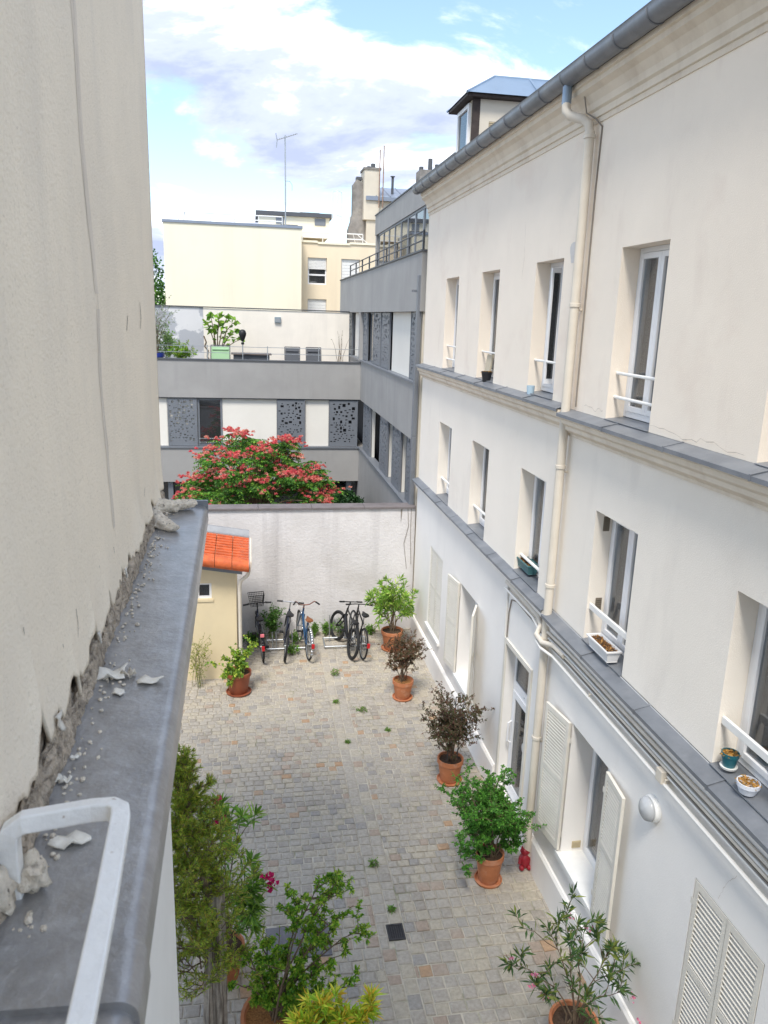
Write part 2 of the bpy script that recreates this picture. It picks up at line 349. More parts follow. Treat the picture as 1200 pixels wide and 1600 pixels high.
# ================================================================== ground and paving
g = MB().poly([(-400, -200, -0.06), (400, -200, -0.06), (400, 700, -0.06), (-400, 700, -0.06)]).build('ground', M_ground, loc=(0, 0, -0.06)); tag(g, kind='structure')
pav = MB().box((-4.2, 2.0, -0.058), (3.62, 16.4, -0.0125)).build('courtyard_paving', M_joint, loc=(0, 0, 0)); tag(pav, kind='structure')
def cobble(mb, x0, x1, y0, y1, rg):
    dz = rg.normal(0, 0.0026) + 0.004 * math.sin(x0 * 2.1 + 0.7) * math.sin(y0 * 1.3) - (0.005 if CH0 - 0.01 < x0 and x1 < CH1 + 0.01 else 0); u = rg.random()
    if u < 0.018: c = (0.40, 0.265, 0.165)
    elif u < 0.07: c = (0.36, 0.285, 0.225)
    elif u < 0.13: c = (0.305, 0.285, 0.26)
    elif u < 0.22: c = (0.325, 0.292, 0.25)
    elif u < 0.45: c = (0.415, 0.37, 0.295)
    else: c = (0.38, 0.345, 0.295)
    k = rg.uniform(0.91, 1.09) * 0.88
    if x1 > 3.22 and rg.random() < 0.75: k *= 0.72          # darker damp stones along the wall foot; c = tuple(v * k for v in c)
    sk = rg.normal(0, 0.0026, (4, 2)); i = len(mb.v)
    cor = [(x0, y0), (x1, y0), (x1, y1), (x0, y1)]
    for ins, z in ((0.0, -0.034), (0.0, -0.006), (0.006, 0.0), (0.024, 0.004)):
        for q, (x, y) in enumerate(cor):
            sx = 1 if q in (0, 3) else -1; sy = 1 if q in (0, 1) else -1
            mb.v.append((x + sx * ins + sk[q, 0], y + sy * ins + sk[q, 1], z + dz + rg.normal(0, 0.0012)))
    for r in range(3):
        for q in range(4): mb.f.append((i + r * 4 + q, i + r * 4 + (q + 1) % 4, i + (r + 1) * 4 + (q + 1) % 4, i + (r + 1) * 4 + q))
    mb.f.append((i + 12, i + 13, i + 14, i + 15))
    mb.c += [c] * 16
rg = np.random.default_rng(5)
cells = []
CH0, CH1 = 1.40, 1.72                      # drainage channel running towards the wall
def fit(x0, x1, y0, y1):
    """trim a stone against the drain, the slab and the shed; None when nothing is left"""
    for a, b, c, d in ((1.505, 1.715, 7.285, 7.535), (0.09, 0.85, 7.17, 7.67), (-4.3, -0.31, 14.23, 16.4)):
        if x1 > a and x0 < b and y1 > c and y0 < d:
            opts = [(x0, min(x1, a), y0, y1), (max(x0, b), x1, y0, y1), (x0, x1, y0, min(y1, c)), (x0, x1, max(y0, d), y1)]
            opts = [o for o in opts if o[1] - o[0] > 0.035 and o[3] - o[2] > 0.035]
            if not opts: return None
            x0, x1, y0, y1 = max(opts, key=lambda o: (o[1] - o[0]) * (o[3] - o[2]))
    return x0, x1, y0, y1
def put(a, b, y0, y1, j):
    c = fit(a, b, y0, y1)
    if c: cells.append((c[0] + j, c[1] - j, c[2] + j, c[3] - j))
def fill(xa, xb, slope):
    y = 3.4
    row = 0
    while y < 16.25:
        h = rg.uniform(0.150, 0.168) if y < 8.4 else rg.uniform(0.112, 0.132)
        x = xa - rg.uniform(0, 0.13)
        while x < xb - 0.03:
            w = rg.uniform(0.135, 0.185) if y < 8.4 else rg.uniform(0.115, 0.175)
            a, b = max(x, xa), min(x + w, xb)
            if xb - b < 0.05: b = xb
            if b - a > 0.04:
                j = 0.0055 + rg.uniform(0, 0.004)
                oy = slope * (a - xa) + rg.normal(0, 0.0018)
                put(a, b, y + oy, y + h + oy, j)
            x += w
        y += h; row += 1
fill(-3.6, CH0, 0.006); fill(CH1, 3.60, -0.006)
for k in range(2):                         # lengthwise stones of the channel
    xa = CH0 + k * 0.16; y = 3.4
    while y < 16.2:
        h = rg.uniform(0.14, 0.22); j = 0.006
        put(xa, xa + 0.16, y, y + h, j)
        y += h
def rank(c):
    p = project(((c[0] + c[1]) / 2, (c[2] + c[3]) / 2, 0))
    if p is None or not (330 < p[0] < 1010 and 900 < p[1] < 1598): return 0
    if p[0] < 500 and p[1] > 1500: return 0
    return p[1]
cells.sort(key=rank, reverse=True)
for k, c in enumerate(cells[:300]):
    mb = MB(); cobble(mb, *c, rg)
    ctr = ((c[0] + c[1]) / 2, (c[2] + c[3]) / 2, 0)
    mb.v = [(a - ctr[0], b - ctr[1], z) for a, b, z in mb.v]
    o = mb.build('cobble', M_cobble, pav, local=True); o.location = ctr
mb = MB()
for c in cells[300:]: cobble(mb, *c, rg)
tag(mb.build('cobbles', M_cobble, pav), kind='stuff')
# drain grate and cover slab set in the paving
dr = thing('drain_grate', 'small square iron drain grate in the cobbles beside the channel', 'drain', (1.60, 7.41, 0))
f_ = MB(); 
for a, b in (((1.51, 7.29, -0.03), (1.71, 7.31, 0.004)), ((1.51, 7.51, -0.03), (1.71, 7.53, 0.004)), ((1.51, 7.31, -0.03), (1.53, 7.51, 0.004)), ((1.69, 7.31, -0.03), (1.71, 7.51, 0.004))): f_.box(a, b)
f_.build('rim', M_iron, dr)
MB().box((1.53, 7.31, -0.0120), (1.69, 7.51, -0.0100)).build('pit', M_dark, dr)
for k in range(6): MB().box((1.538 + k * 0.0255, 7.31, -0.008), (1.550 + k * 0.0255, 7.51, 0.002)).build('bar', M_iron, dr)
sl = MB().box((0.10, 7.18, -0.03), (0.84, 7.66, 0.004)).build('cover_slab', M_slab, bevel=0.004)
tag(sl, 'flat dark rectangular cover slab in the cobbles behind the large potted bush', 'cover slab')

# ================================================================== right building (white three-storey facade)
XF = 3.60
RB = thing('white_courtyard_building', 'long white three-storey building with zinc gutter along the right of the courtyard', 'building', (XF, 9.0, 0))
Y0, Y1 = 1.2, 16.15
FAR = [14.47, 12.18, 9.79, 7.43, 4.95]     # far jamb of each bay; openings 0.9 m wide
def wall_open(mb, X, y0, y1, z0, z1, ops, depth):
    ys = sorted({y0, y1, *[o[0] for o in ops], *[o[1] for o in ops]}); zs = sorted({z0, z1, *[o[2] for o in ops], *[o[3] for o in ops]})
    for a, b in zip(ys, ys[1:]):
        for c, d in zip(zs, zs[1:]):
            if any(o[0] <= a + 1e-6 and b - 1e-6 <= o[1] and o[2] <= c + 1e-6 and d - 1e-6 <= o[3] for o in ops): continue
            mb.poly([(X, a, c), (X, a, d), (X, b, d), (X, b, c)])
    for a, b, c, d in ops:
        E = X + depth
        mb.poly([(X, a, c), (E, a, c), (E, a, d), (X, a, d)]); mb.poly([(X, b, c), (X, b, d), (E, b, d), (E, b, c)])
        mb.poly([(X, a, d), (E, a, d), (E, b, d), (X, b, d)]); mb.poly([(X, a, c), (X, b, c), (E, b, c), (E, a, c)])
    return mb
ZU = [6.105 if y > 8.4 else 6.062 for y in FAR]; ZM = [3.645 if y > 8.4 else 3.625 for y in FAR]   # foot of each opening, level with the zinc
up = [(y - 0.90, y, z, 7.74) for y, z in zip(FAR, ZU)]
mid = [(y - 0.92, y, z, 5.09) for y, z in zip(FAR, ZM)]
GW = [(13.66, 14.70, 0.84, 2.52), (11.30, 12.33, 0.82, 2.54), (6.50, 7.45, 0.86, 2.57), (4.02, 4.92, 0.84, 2.58)]
DOOR = (8.84, 9.79, 0.12, 2.52)
wall_open(MB(), XF, Y0, Y1, 6.06, 9.15, up, 0.32).build('upper_wall', M_facade, RB)['label'] = 'stained cream render of the top storey'
wall_open(MB(), XF + 0.004, Y0, Y1, 3.62, 6.06, mid, 0.34).build('middle_wall', M_facade1, RB)
wall_open(MB(), XF - 0.006, Y0, Y1, -0.05, 3.62, GW + [DOOR], 0.36).build('ground_floor_wall', M_facade0, RB)['label'] = 'clean white render of the ground floor'
MB().box((XF, Y1, -0.05), (9.0, Y1 + 0.05, 9.4)).build('end_wall', M_oldcream, RB)
MB().box((4.9, Y0 + 0.05, 0), (5.0, Y1, 9.2)).build('inner_wall', M_inner, RB)
for z in (3.25, 5.75, 8.6, 0.05): MB().box((XF + 0.4, Y0, z), (4.9, Y1, z + 0.1)).build('inner_floor', M_inner, RB)
MB().box((XF + 0.2, Y0 - 0.1, 0), (5.0, Y0, 9.2)).build('near_end_wall', M_inner, RB)
# plinth: a slightly proud band with a chamfered top, interrupted at the door
for a, b in ((Y0, 8.70), (9.93, Y1)):
    MB().ext_y([(XF - 0.006, -0.05), (XF - 0.050, -0.05), (XF - 0.050, 0.44), (XF - 0.028, 0.475), (XF - 0.006, 0.48)], a, b).build('plinth', M_facade0, RB)
# cornice, string courses with zinc cappings
def cornice_profile(x, z): return [(x, z), (x - 0.012, z), (x - 0.012, z + 0.05), (x - 0.03, z + 0.058), (x - 0.03, z + 0.12), (x - 0.055, z + 0.14), (x - 0.065, z + 0.20), (x - 0.11, z + 0.27), (x - 0.165, z + 0.31), (x - 0.165, z + 0.36), (x - 0.19, z + 0.37), (x - 0.19, z + 0.42), (x, z + 0.42)]
MB().ext_y(cornice_profile(XF, 9.03), Y0, Y1 + 0.05).build('cornice', M_cornice, RB)
def string_course(y0, y1, ztop, m_, depth=0.14, h=0.24):
    x = XF
    pr = [(x, ztop), (x - depth, ztop), (x - depth, ztop - 0.035), (x - depth + 0.02, ztop - 0.045), (x - depth + 0.03, ztop - 0.09), (x - depth + 0.065, ztop - 0.12), (x - depth + 0.07, ztop - 0.16), (x - 0.02, ztop - h + 0.03), (x - 0.018, ztop - h), (x, ztop - h)]
    MB().ext_y(pr, y0, y1).build('string_course', m_, RB)
string_course(8.36, Y1 + 0.04, 6.045, M_cornice); string_course(Y0, 8.30, 6.0, M_cornice, 0.16)
string_course(8.36, Y1 + 0.04, 3.585, M_facade0, 0.115, 0.10); string_course(Y0, 8.30, 3.555, M_facade0, 0.135, 0.30)
def capping(y0, y1, z, depth):
    """sloping zinc sheet with a turned-down drip edge"""
    x = XF
    MB().ext_y([(x + 0.01, z + 0.040), (x - depth, z), (x - depth - 0.012, z - 0.004), (x - depth - 0.012, z - 0.04), (x - depth - 0.006, z - 0.04), (x - depth - 0.004, z - 0.008), (x + 0.01, z + 0.03)], y0, y1).build('ledge_capping', M_zinc, RB)
for (a, b, z, dp) in ((8.36, 16.2, 6.062, 0.15), (Y0, 8.30, 6.018, 0.17), (8.36, 16.2, 3.60, 0.125), (Y0, 8.30, 3.572, 0.145)):
    n = max(2, round((b - a) / 1.18)); e = np.linspace(a, b, n + 1)
    for k in range(n):
        capping(e[k] + 0.004, e[k + 1] - 0.004, z + (0.003 if k % 2 else 0), dp)
        if k: MB().ext_y([(XF + 0.01, z + 0.050), (XF - dp - 0.016, z + 0.008), (XF - dp - 0.016, z - 0.042), (XF - dp - 0.013, z - 0.042), (XF - dp - 0.013, z + 0.002), (XF + 0.01, z + 0.042)], e[k] - 0.012, e[k] + 0.012).build('ledge_seam', M_zinc, RB)
for y, zu, zm in zip(FAR, ZU, ZM):         # zinc floors of the openings, lapping over the cappings
    for z, w in ((zu, 0.90), (zm, 0.92)):
        MB().ext_y([(XF - 0.02, z + 0.004), (XF + 0.3, z + 0.035), (XF + 0.3, z - 0.002), (XF + 0.02, z - 0.002), (XF - 0.02, z - 0.002)], y - w + 0.001, y - 0.001).build('sill_zinc', M_zinc, RB)
# gutter: half-round zinc with jointed sections
gx, gz_, gr = 3.345, 9.53, 0.10
prof = [(gx + gr * math.cos(a), gz_ + gr * math.sin(a)) for a in np.linspace(R(170), R(372), 15)]
prof = [(gx - gr - 0.008, gz_ + 0.03)] + prof
inner = [(gx + (gr - 0.008) * math.cos(a), gz_ + (gr - 0.008) * math.sin(a)) for a in np.linspace(R(372), R(170), 15)]
gut = MB().ext_y(prof + inner, Y0, 16.28).build('gutter', M_zinc, RB, smooth=True, ang=60)
y = 16.0
while y > Y0:
    ring = MB().tube([(gx + (gr + 0.003) * math.cos(a), y, gz_ + (gr + 0.003) * math.sin(a)) for a in np.linspace(R(175), R(365), 12)], 0.009, 6)
    ring.build('gutter_joint', M_zinc, gut, smooth=True); y -= 0.62
MB().tube([(gx + 0.0, 16.28, gz_), (gx, 16.30, gz_)], 0.098, 14).build('gutter_end', M_zinc, gut)
# roof
th = 0.52
MB().poly([(3.30, Y0, 9.60), (7.4, Y0, 9.60 + 4.1 * th), (7.4, 16.3, 9.60 + 4.1 * th), (3.30, 16.3, 9.60)]).poly([(7.4, Y0, 9.60 + 4.1 * th), (11.5, Y0, 9.4), (11.5, 16.3, 9.4), (7.4, 16.3, 9.60 + 4.1 * th)]).build('roof', M_roof, RB)
MB().box((3.28, Y0, 9.585), (3.42, 16.3, 9.597)).build('eave_strip', M_greyd, RB)
MB().ext_y([(3.42, 9.45), (3.42, 9.57), (4.2, 9.97), (4.2, 9.45)], Y0, Y1).build('eave_fill', M_darkwood, RB)
sk_ = MB().ext_y([(3.72, 9.86), (3.75, 9.92), (4.30, 10.21), (4.33, 10.16)], 8.3, 9.0).build('skylight', M_greyd, RB)

# fine cracks in the old render
def wall_crack(pts, w=0.0022):
    mb = MB(); rr = random.Random(len(pts) + int(pts[0][0] * 100)); fine = []
    for (y, z), (y2, z2) in zip(pts, pts[1:]):
        for q in range(6): fine.append((y + (y2 - y) * q / 6 + rr.uniform(-0.012, 0.012), z + (z2 - z) * q / 6 + rr.uniform(-0.02, 0.02)))
    for (y, z), (y2, z2) in zip(fine, fine[1:]):
        a = w * rr.uniform(0.4, 1.2); X = XF - 0.0085
        mb.poly([(X, y - a, z - a), (X, y + a, z + a), (X, y2 + a, z2 + a), (X, y2 - a, z2 - a)])
    mb.build('wall_crack', mat('hairline', (0.56, 0.49, 0.42), 0.95, 0.1, 20), RB)
wall_crack([(7.95, 6.14), (7.7, 6.12), (7.45, 6.15)], 0.003); wall_crack([(6.5, 6.13), (6.0, 6.09), (5.6, 6.12), (5.0, 6.08)], 0.003)
wall_crack([(4.45, 3.0), (4.55, 2.8), (4.62, 2.6)], 0.0011); wall_crack([(10.3, 8.3), (10.25, 7.9), (10.3, 7.5)], 0.003)
pm = MB(); cy, cz = 8.62, 7.78
pm.poly([(XF - 0.003, cy + 0.10 * math.cos(a) * (1 + 0.25 * math.sin(3 * a)), cz + 0.14 * math.sin(a) * (1 + 0.2 * math.cos(2 * a))) for a in np.linspace(0, 6.28, 18)[:-1]])
pm.build('repair_patch', mat('patch_grey', (0.60, 0.58, 0.56), 0.95, 0.08, 12, 0.3, 60), RB)
# ---- windows
def ring(mb, x0, x1, y0, y1, z0, z1, t, tb=None):
    tb = tb or t
    mb.box((x0, y0, z0), (x1, y0 + t, z1)); mb.box((x0, y1 - t, z0), (x1, y1, z1))
    mb.box((x0, y0 + t, z0), (x1, y1 - t, z0 + tb)); mb.box((x0, y0 + t, z1 - t), (x1, y1 - t, z1))
    return mb
def curtain(X, y0, y1, z0, z1, m_, par, wav=0.018, n=46, seed=0):
    mb = MB(); r_ = random.Random(seed); ph = r_.uniform(0, 6)
    pts = [(X + wav * math.sin(ph + k * 0.9) + 0.5 * wav * math.sin(k * 0.37 + ph), y0 + (y1 - y0) * k / n) for k in range(n + 1)]
    for (a, b), (c, d) in zip(pts, pts[1:]): mb.poly([(a, b, z0), (c, d, z0), (c, d, z1), (a, b, z1)])
    return mb.build('curtain', m_, par, smooth=True, ang=80)
def window(y0, y1, z0, z1, X, cur=None, dark=False, op=0.0, label=None, seed=0, transom=False):
    w = ring(MB(), X, X + 0.07, y0 + 0.001, y1 - 0.001, z0 + 0.002, z1 - 0.001, 0.05, 0.06).build('window', M_pvc, RB, bevel=0.004)
    if label: w['label'] = label
    ym = (y0 + y1) / 2
    for k, (a, b) in enumerate(((y0 + 0.052, ym - 0.001), (ym + 0.001, y1 - 0.052))):
        cs = ring(MB(), X - 0.012, X + 0.05, a, b, z0 + 0.064, z1 - 0.054, 0.055).build('casement', M_pvc, w, bevel=0.004)
        pn = MB().box((X + 0.012, a + 0.05, z0 + 0.11), (X + 0.024, b - 0.05, z1 - 0.105)).build('pane', M_glassd if dark else M_glass, w)
    MB().box((X - 0.045, ym - 0.012, z0 + 0.62), (X - 0.013, ym + 0.012, z0 + 0.76)).build('handle', M_pvc, w, bevel=0.004) if False else None
    if cur: curtain(X + 0.085, y0 + 0.03, y1 - 0.03, z0 + 0.05, z1 - 0.05, cur, w, seed=seed)
    return w
def rails(w, y0, y1, zs, X, r=0.016):
    for z in zs: MB().tube([(X, y0 - 0.0, z), (X, y1 + 0.0, z)], r, 8).build('guard_rail', M_whitep, w, smooth=True)
cu = [M_curtg, M_curtg, None, M_curtg, M_curtain]
for k, y in enumerate(FAR):
    w = window(y - 0.90, y, ZU[k] + 0.03, 7.74, XF + 0.19, cu[k], dark=(k in (0, 1, 2)), seed=k)
    if k == 2:                            # its inner leaf stands half open
        MB().box((XF + 0.06, y - 0.42, 6.25), (XF + 0.185, y - 0.38, 7.66)).build('open_leaf', M_pvc, w, bevel=0.004)
        MB().box((XF + 0.085, y - 0.424, 6.32), (XF + 0.165, y - 0.421, 7.6)).build('pane', M_glassd, w)
    rails(w, y - 0.90, y, (6.53, 6.29) if k in (0, 3) else (6.53,), XF + 0.08, 0.017 if k > 1 else 0.014)
cu = [M_curtg, None, M_curtg, M_curtain, M_curtain]
for k, y in enumerate(FAR):
    w = window(y - 0.92, y, ZM[k] + 0.03, 5.09, XF + 0.20, cu[k], dark=(k < 2), seed=10 + k)
    if k < 3: rails(w, y - 0.92, y, (3.98 if k < 2 else 3.86,), XF + 0.10, 0.022)
    else:
        MB().box((XF + 0.03, y - 0.918, 3.98), (XF + 0.06, y - 0.002, 4.045)).build('guard_rail', M_whitep, w, bevel=0.004)
    if k == 0: pass
for (y, z, m_) in ((7.427, 5.02, M_vent), (7.427, 4.10, M_vent)):
    v = MB().box((XF + 0.10, y - 0.004, z - 0.16), (XF + 0.17, y + 0.004, z)).build('vent_grille', m_, RB)
    for q in range(6): MB().box((XF + 0.105, y - 0.010, z - 0.15 + q * 0.025), (XF + 0.165, y - 0.004, z - 0.137 + q * 0.025)).build('louvre', m_, v)
# ground-floor windows
gl = {}
for k, (a, b, c, d) in enumerate(GW):
    if k in (0, 3):                       # shuttered: only dark behind
        MB().box((XF + 0.30, a, c), (XF + 0.33, b, d)).build('window', M_dark, RB)
    else:
        window(a, b, c, d, XF + 0.27, M_lace if k == 2 else M_curtg, seed=30 + k)
    MB().box((XF - 0.055, a - 0.05, c - 0.07), (XF + 0.28, b + 0.05, c + 0.003)).build('stone_sill', M_whitep, RB, bevel=0.006)
for (z, m_) in ((2.50, M_vent), (1.00, M_ventc)):
    v = MB().box((XF + 0.13, 7.442, z - 0.09), (XF + 0.24, 7.449, z)).build('vent_grille', m_, RB)
    for q in range(5): MB().box((XF + 0.135, 7.434, z - 0.085 + q * 0.017), (XF + 0.235, 7.442, z - 0.076 + q * 0.017)).build('louvre', m_, v)
# ---- louvred shutters; local: hinge edge at x=0, leaf runs along +x, front at -y
SLATS = {}
def shutter(hy, z0, w, h, ang, pitch, hx=XF - 0.03, label=None, mids=(0.52,), face=-1):
    """hinge at (hx, hy); ang 0 = leaf runs towards +Y, measured anticlockwise from +X"""
    t = 0.034; st = 0.055
    mb = MB()
    mb.box((0, -t / 2, 0), (st, t / 2, h)); mb.box((w - st, -t / 2, 0), (w, t / 2, h))
    zs = [0, 0.09] ; spans = []
    mb.box((st, -t / 2, 0), (w - st, t / 2, 0.09)); mb.box((st, -t / 2, h - 0.07), (w - st, t / 2, h))
    lo = 0.09
    for q in mids:
        mb.box((st, -t / 2, h * q - 0.035), (w - st, t / 2, h * q + 0.035)); spans.append((lo, h * q - 0.035)); lo = h * q + 0.035
    spans.append((lo, h - 0.07))
    o = mb.build('shutter', M_shutter, RB, local=True, bevel=0.003)
    ro = ORIG[RB.name]; o.location = (hx - ro[0], hy - ro[1], z0); o.rotation_euler = (0, 0, ang)
    if label: o['label'] = label
    key = (round(w, 3), round(pitch, 4), face)
    if key not in SLATS:
        s_ = MB(); q_ = pitch * 0.17
        s_.ext_x([(face * 0.0165, -q_ - 0.003), (face * 0.0165, -q_ + 0.004), (-face * 0.0165, q_ + 0.003), (-face * 0.0165, q_ - 0.003)], st, w - st)
        SLATS[key] = s_.build('slat', M_shutter, o, local=True).data
        bpy.data.objects.remove(bpy.data.objects[[c.name for c in o.children][-1]])
    for a, b in spans:
        n = int((b - a) / pitch)
        for q in range(n):
            s = bpy.data.objects.new('slat', SLATS[key]); COL.objects.link(s); s.parent = o
            s.location = (0, 0, a + (b - a) * (q + 0.5) / n)
    for z in (0.22, h - 0.22):
        MB().box((-0.03, -0.012, z - 0.03), (0.06, -0.0175, z + 0.03)).build('hinge', M_shutter, o, local=True)
    return o
N90, P90 = -math.pi / 2, math.pi / 2
# closed pair at the far end
shutter(14.69, 0.86, 0.515, 1.66, N90, 0.052, XF + 0.02, 'closed far shutter leaf'); shutter(13.67, 0.86, 0.515, 1.66, P90, 0.052, XF + 0.02, face=1)
# second window: far leaf folded back on the wall, near leaf standing out
shutter(12.34, 0.84, 0.515, 1.70, R(97), 0.046, XF - 0.035, 'leaf folded back flat on the wall', face=1); shutter(11.29, 0.84, 0.515, 1.70, R(247), 0.046, XF - 0.03, 'leaf standing out from the wall')
# third window: both leaves folded back
shutter(7.46, 0.88, 0.53, 1.69, R(98), 0.040, XF - 0.035, face=1); shutter(6.49, 0.88, 0.46, 1.69, R(264), 0.040, XF - 0.04)
# closed pair near the bottom corner
shutter(4.91, 0.86, 0.445, 1.71, N90, 0.046, XF + 0.01); shutter(4.03, 0.86, 0.445, 1.71, P90, 0.046, XF + 0.01, face=1)
# ---- door with transom and glazed leaf
dx = XF + 0.13; a, b, c, d = DOOR
door = ring(MB(), dx, dx + 0.07, a + 0.001, b - 0.001, c + 0.04, d - 0.001, 0.06).box((dx, a + 0.06, 1.84), (dx + 0.07, b - 0.06, 1.96)).build('door', M_pvc, RB, bevel=0.004)
ring(MB(), dx - 0.02, dx + 0.04, a + 0.065, b - 0.065, c + 0.10, 1.835, 0.10, 0.16).build('leaf', M_pvc, door, bevel=0.004)
MB().box((dx + 0.0, a + 0.16, c + 0.25), (dx + 0.02, b - 0.16, 1.74)).build('pane', M_glassd, door)
MB().box((dx + 0.02, a + 0.058, 1.955), (dx + 0.035, b - 0.058, d - 0.058)).build('pane', M_glassd, door)
MB().tube([(dx - 0.022, b - 0.11, 1.0), (dx - 0.07, b - 0.11, 1.03), (dx - 0.07, b - 0.11, 1.32), (dx - 0.022, b - 0.11, 1.35)], 0.014, 8).build('handle', M_pvc, door, smooth=True)
MB().lathe([(0.0, 0), (0.105, 0.0), (0.105, 0.012), (0, 0.012)], (0, 0, 0), 20)
dsk = MB(); dsk.tube([(dx - 0.006, a + 0.34, 1.18), (dx - 0.001, a + 0.34, 1.18)], 0.085, 20); dsk.build('sticker', M_curtain, door)
for q in range(2): MB().tube([(dx - 0.008, a + 0.36 + q * 0.12, 1.90), (dx + 0.002, a + 0.36 + q * 0.12, 1.90)], 0.012, 8).build('bolt', M_steel, door)
MB().box((XF - 0.16, a - 0.06, -0.04), (XF + 0.34, b + 0.06, 0.115)).build('door_step', M_whitep, RB, bevel=0.006)
tr = MB(); 
for (p, q) in (((XF - 0.030, b, 0.0), (XF - 0.004, b + 0.075, 2.60)), ((XF - 0.030, a - 0.075, 0.0), (XF - 0.004, a, 2.60)), ((XF - 0.030, a, 2.525), (XF - 0.004, b, 2.60))): tr.box(p, q)
tr.build('door_surround', M_shutter, RB, bevel=0.004)
# ---- downpipe
py = 8.27; px = XF - 0.085
dp = MB().tube([(px, py, 8.95), (px, py, 0.0)], 0.052, 14).build('downpipe', M_pipe, RB, smooth=True)
dp['label'] = 'cream rainwater pipe running down the facade'
MB().tube([(gx, 8.56, 9.44), (gx, 8.56, 9.26)], 0.05, 14).build('outlet', M_zincblue, dp, smooth=True)
pts = [(gx, 8.56, 9.28), (gx, 8.55, 9.20), (gx + 0.03, 8.50, 9.14), (px - 0.05, 8.36, 9.08), (px - 0.01, 8.29, 9.02), (px, py, 8.93)]
MB().tube(pts, 0.049, 14).build('offset_bend', M_pipe, dp, smooth=True)
for z in (8.90, 7.20, 5.40, 3.95, 1.92): MB().lathe([(0.053, -0.022), (0.062, -0.018), (0.062, 0.018), (0.053, 0.022)], (px, py, z), 16).build('collar', M_pipe, dp, smooth=True)
for z in (7.15, 5.34, 1.86): MB().tube([(px, py, z), (XF, py, z)], 0.012, 6).build('bracket', M_pipe, dp)
MB().tube([(XF - 0.008, 8.15, 8.98), (XF - 0.010, 8.175, 8.4), (XF - 0.010, 8.175, 6.1)], 0.009, 6).build('cable', M_cable, RB)
MB().tube([(gx + 0.12, 8.42, 9.40), (gx + 0.16, 8.38, 9.15), (XF - 0.05, 8.22, 9.06), (XF - 0.012, 8.15, 8.98)], 0.008, 6).build('cable', M_cable, RB)
# ---- pipes and cable runs under the lower ledge
def run(name, pts, r, m_, n=8): return MB().tube(pts, r, n).build(name, m_, RB, smooth=True)
for q, (z, x, r, m_) in enumerate(((3.47, 0.075, 0.017, M_pipe), (3.43, 0.062, 0.011, M_cable), (3.39, 0.055, 0.013, M_pipew), (3.345, 0.045, 0.016, M_pipe), (3.30, 0.038, 0.010, M_cable), (3.275, 0.035, 0.012, M_pipew))):
    zz_ = z - 0.07
    run('cable_run', [(XF - x - 0.02, 8.20, zz_ - 0.02), (XF - x - 0.02, 7.6, zz_), (XF - x - 0.02, 5.5, zz_ - 0.006), (XF - x - 0.02, 3.6, zz_), (XF - x - 0.02, Y0 + 0.1, zz_)], r, m_)
gas = run('gas_pipe', [(XF - 0.06, 9.9, 3.33), (XF - 0.06, 8.8, 3.33), (XF - 0.07, 8.55, 3.28), (XF - 0.16, 8.36, 3.20), (XF - 0.17, 8.18, 3.18), (XF - 0.08, 8.0, 3.14), (XF - 0.075, 7.4, 3.13), (XF - 0.075, Y0 + 0.1, 3.10)], 0.019, M_pipew)
for y in (7.0, 5.42, 3.9): MB().tube([(XF - 0.075, y, 3.11), (XF - 0.075, y - 0.0, 3.17), (XF, y - 0.02, 3.19)], 0.011, 6).build('bracket', M_pipe, gas)
run('waste_pipe', [(XF - 0.05, 9.86, 3.44), (XF - 0.05, 8.62, 3.40), (XF - 0.06, 8.50, 3.34), (XF - 0.15, 8.40, 3.26), (XF - 0.155, 8.18, 3.25), (XF - 0.08, 8.02, 3.28), (XF - 0.075, 7.7, 3.29)], 0.034, M_pipe, 10)
run('cable', [(XF - 0.02, 9.80, 2.62), (XF - 0.02, 9.79, 3.0), (XF - 0.02, 9.72, 3.22), (XF - 0.02, 9.5, 3.27), (XF - 0.02, 8.9, 3.25), (XF - 0.02, 8.5, 3.2)], 0.009, M_cable)
run('cable_duct', [(XF - 0.02, 9.88, 2.60), (XF - 0.02, 9.88, 3.42)], 0.016, M_pipew)
MB().box((XF - 0.11, 5.43, 3.12), (XF - 0.03, 5.53, 3.24)).build('junction_box', M_pipe, RB, bevel=0.006)
# ---- round bulkhead lamp
lc = (XF - 0.006, 5.64, 2.73)
def lathe_x(mb, prof, c, n=20):            # axis towards -X
    i0 = len(mb.v)
    for r, h in prof:
        for j in range(n):
            a = 2 * math.pi * j / n; mb.v.append((c[0] - h, c[1] + r * math.cos(a), c[2] + r * math.sin(a)))
    for k in range(len(prof) - 1):
        for j in range(n): mb.f.append((i0 + k * n + j, i0 + k * n + (j + 1) % n, i0 + (k + 1) * n + (j + 1) % n, i0 + (k + 1) * n + j))
    return mb
lp = thing('bulkhead_lamp', 'round grey bulkhead lamp on the white wall between shuttered windows', 'lamp', lc)
lathe_x(MB(), [(0.125, 0.0), (0.125, 0.035), (0.115, 0.05), (0.0, 0.05)], lc, 24).build('base', M_whitep, lp, smooth=True)
lathe_x(MB(), [(0.105, 0.05), (0.112, 0.07), (0.10, 0.10), (0.06, 0.125), (0.0, 0.133)], lc, 24).build('cover', mat('lamp_cover', (0.42, 0.43, 0.44), 0.25, 0.08, 9, spec=0.6), lp, smooth=True)
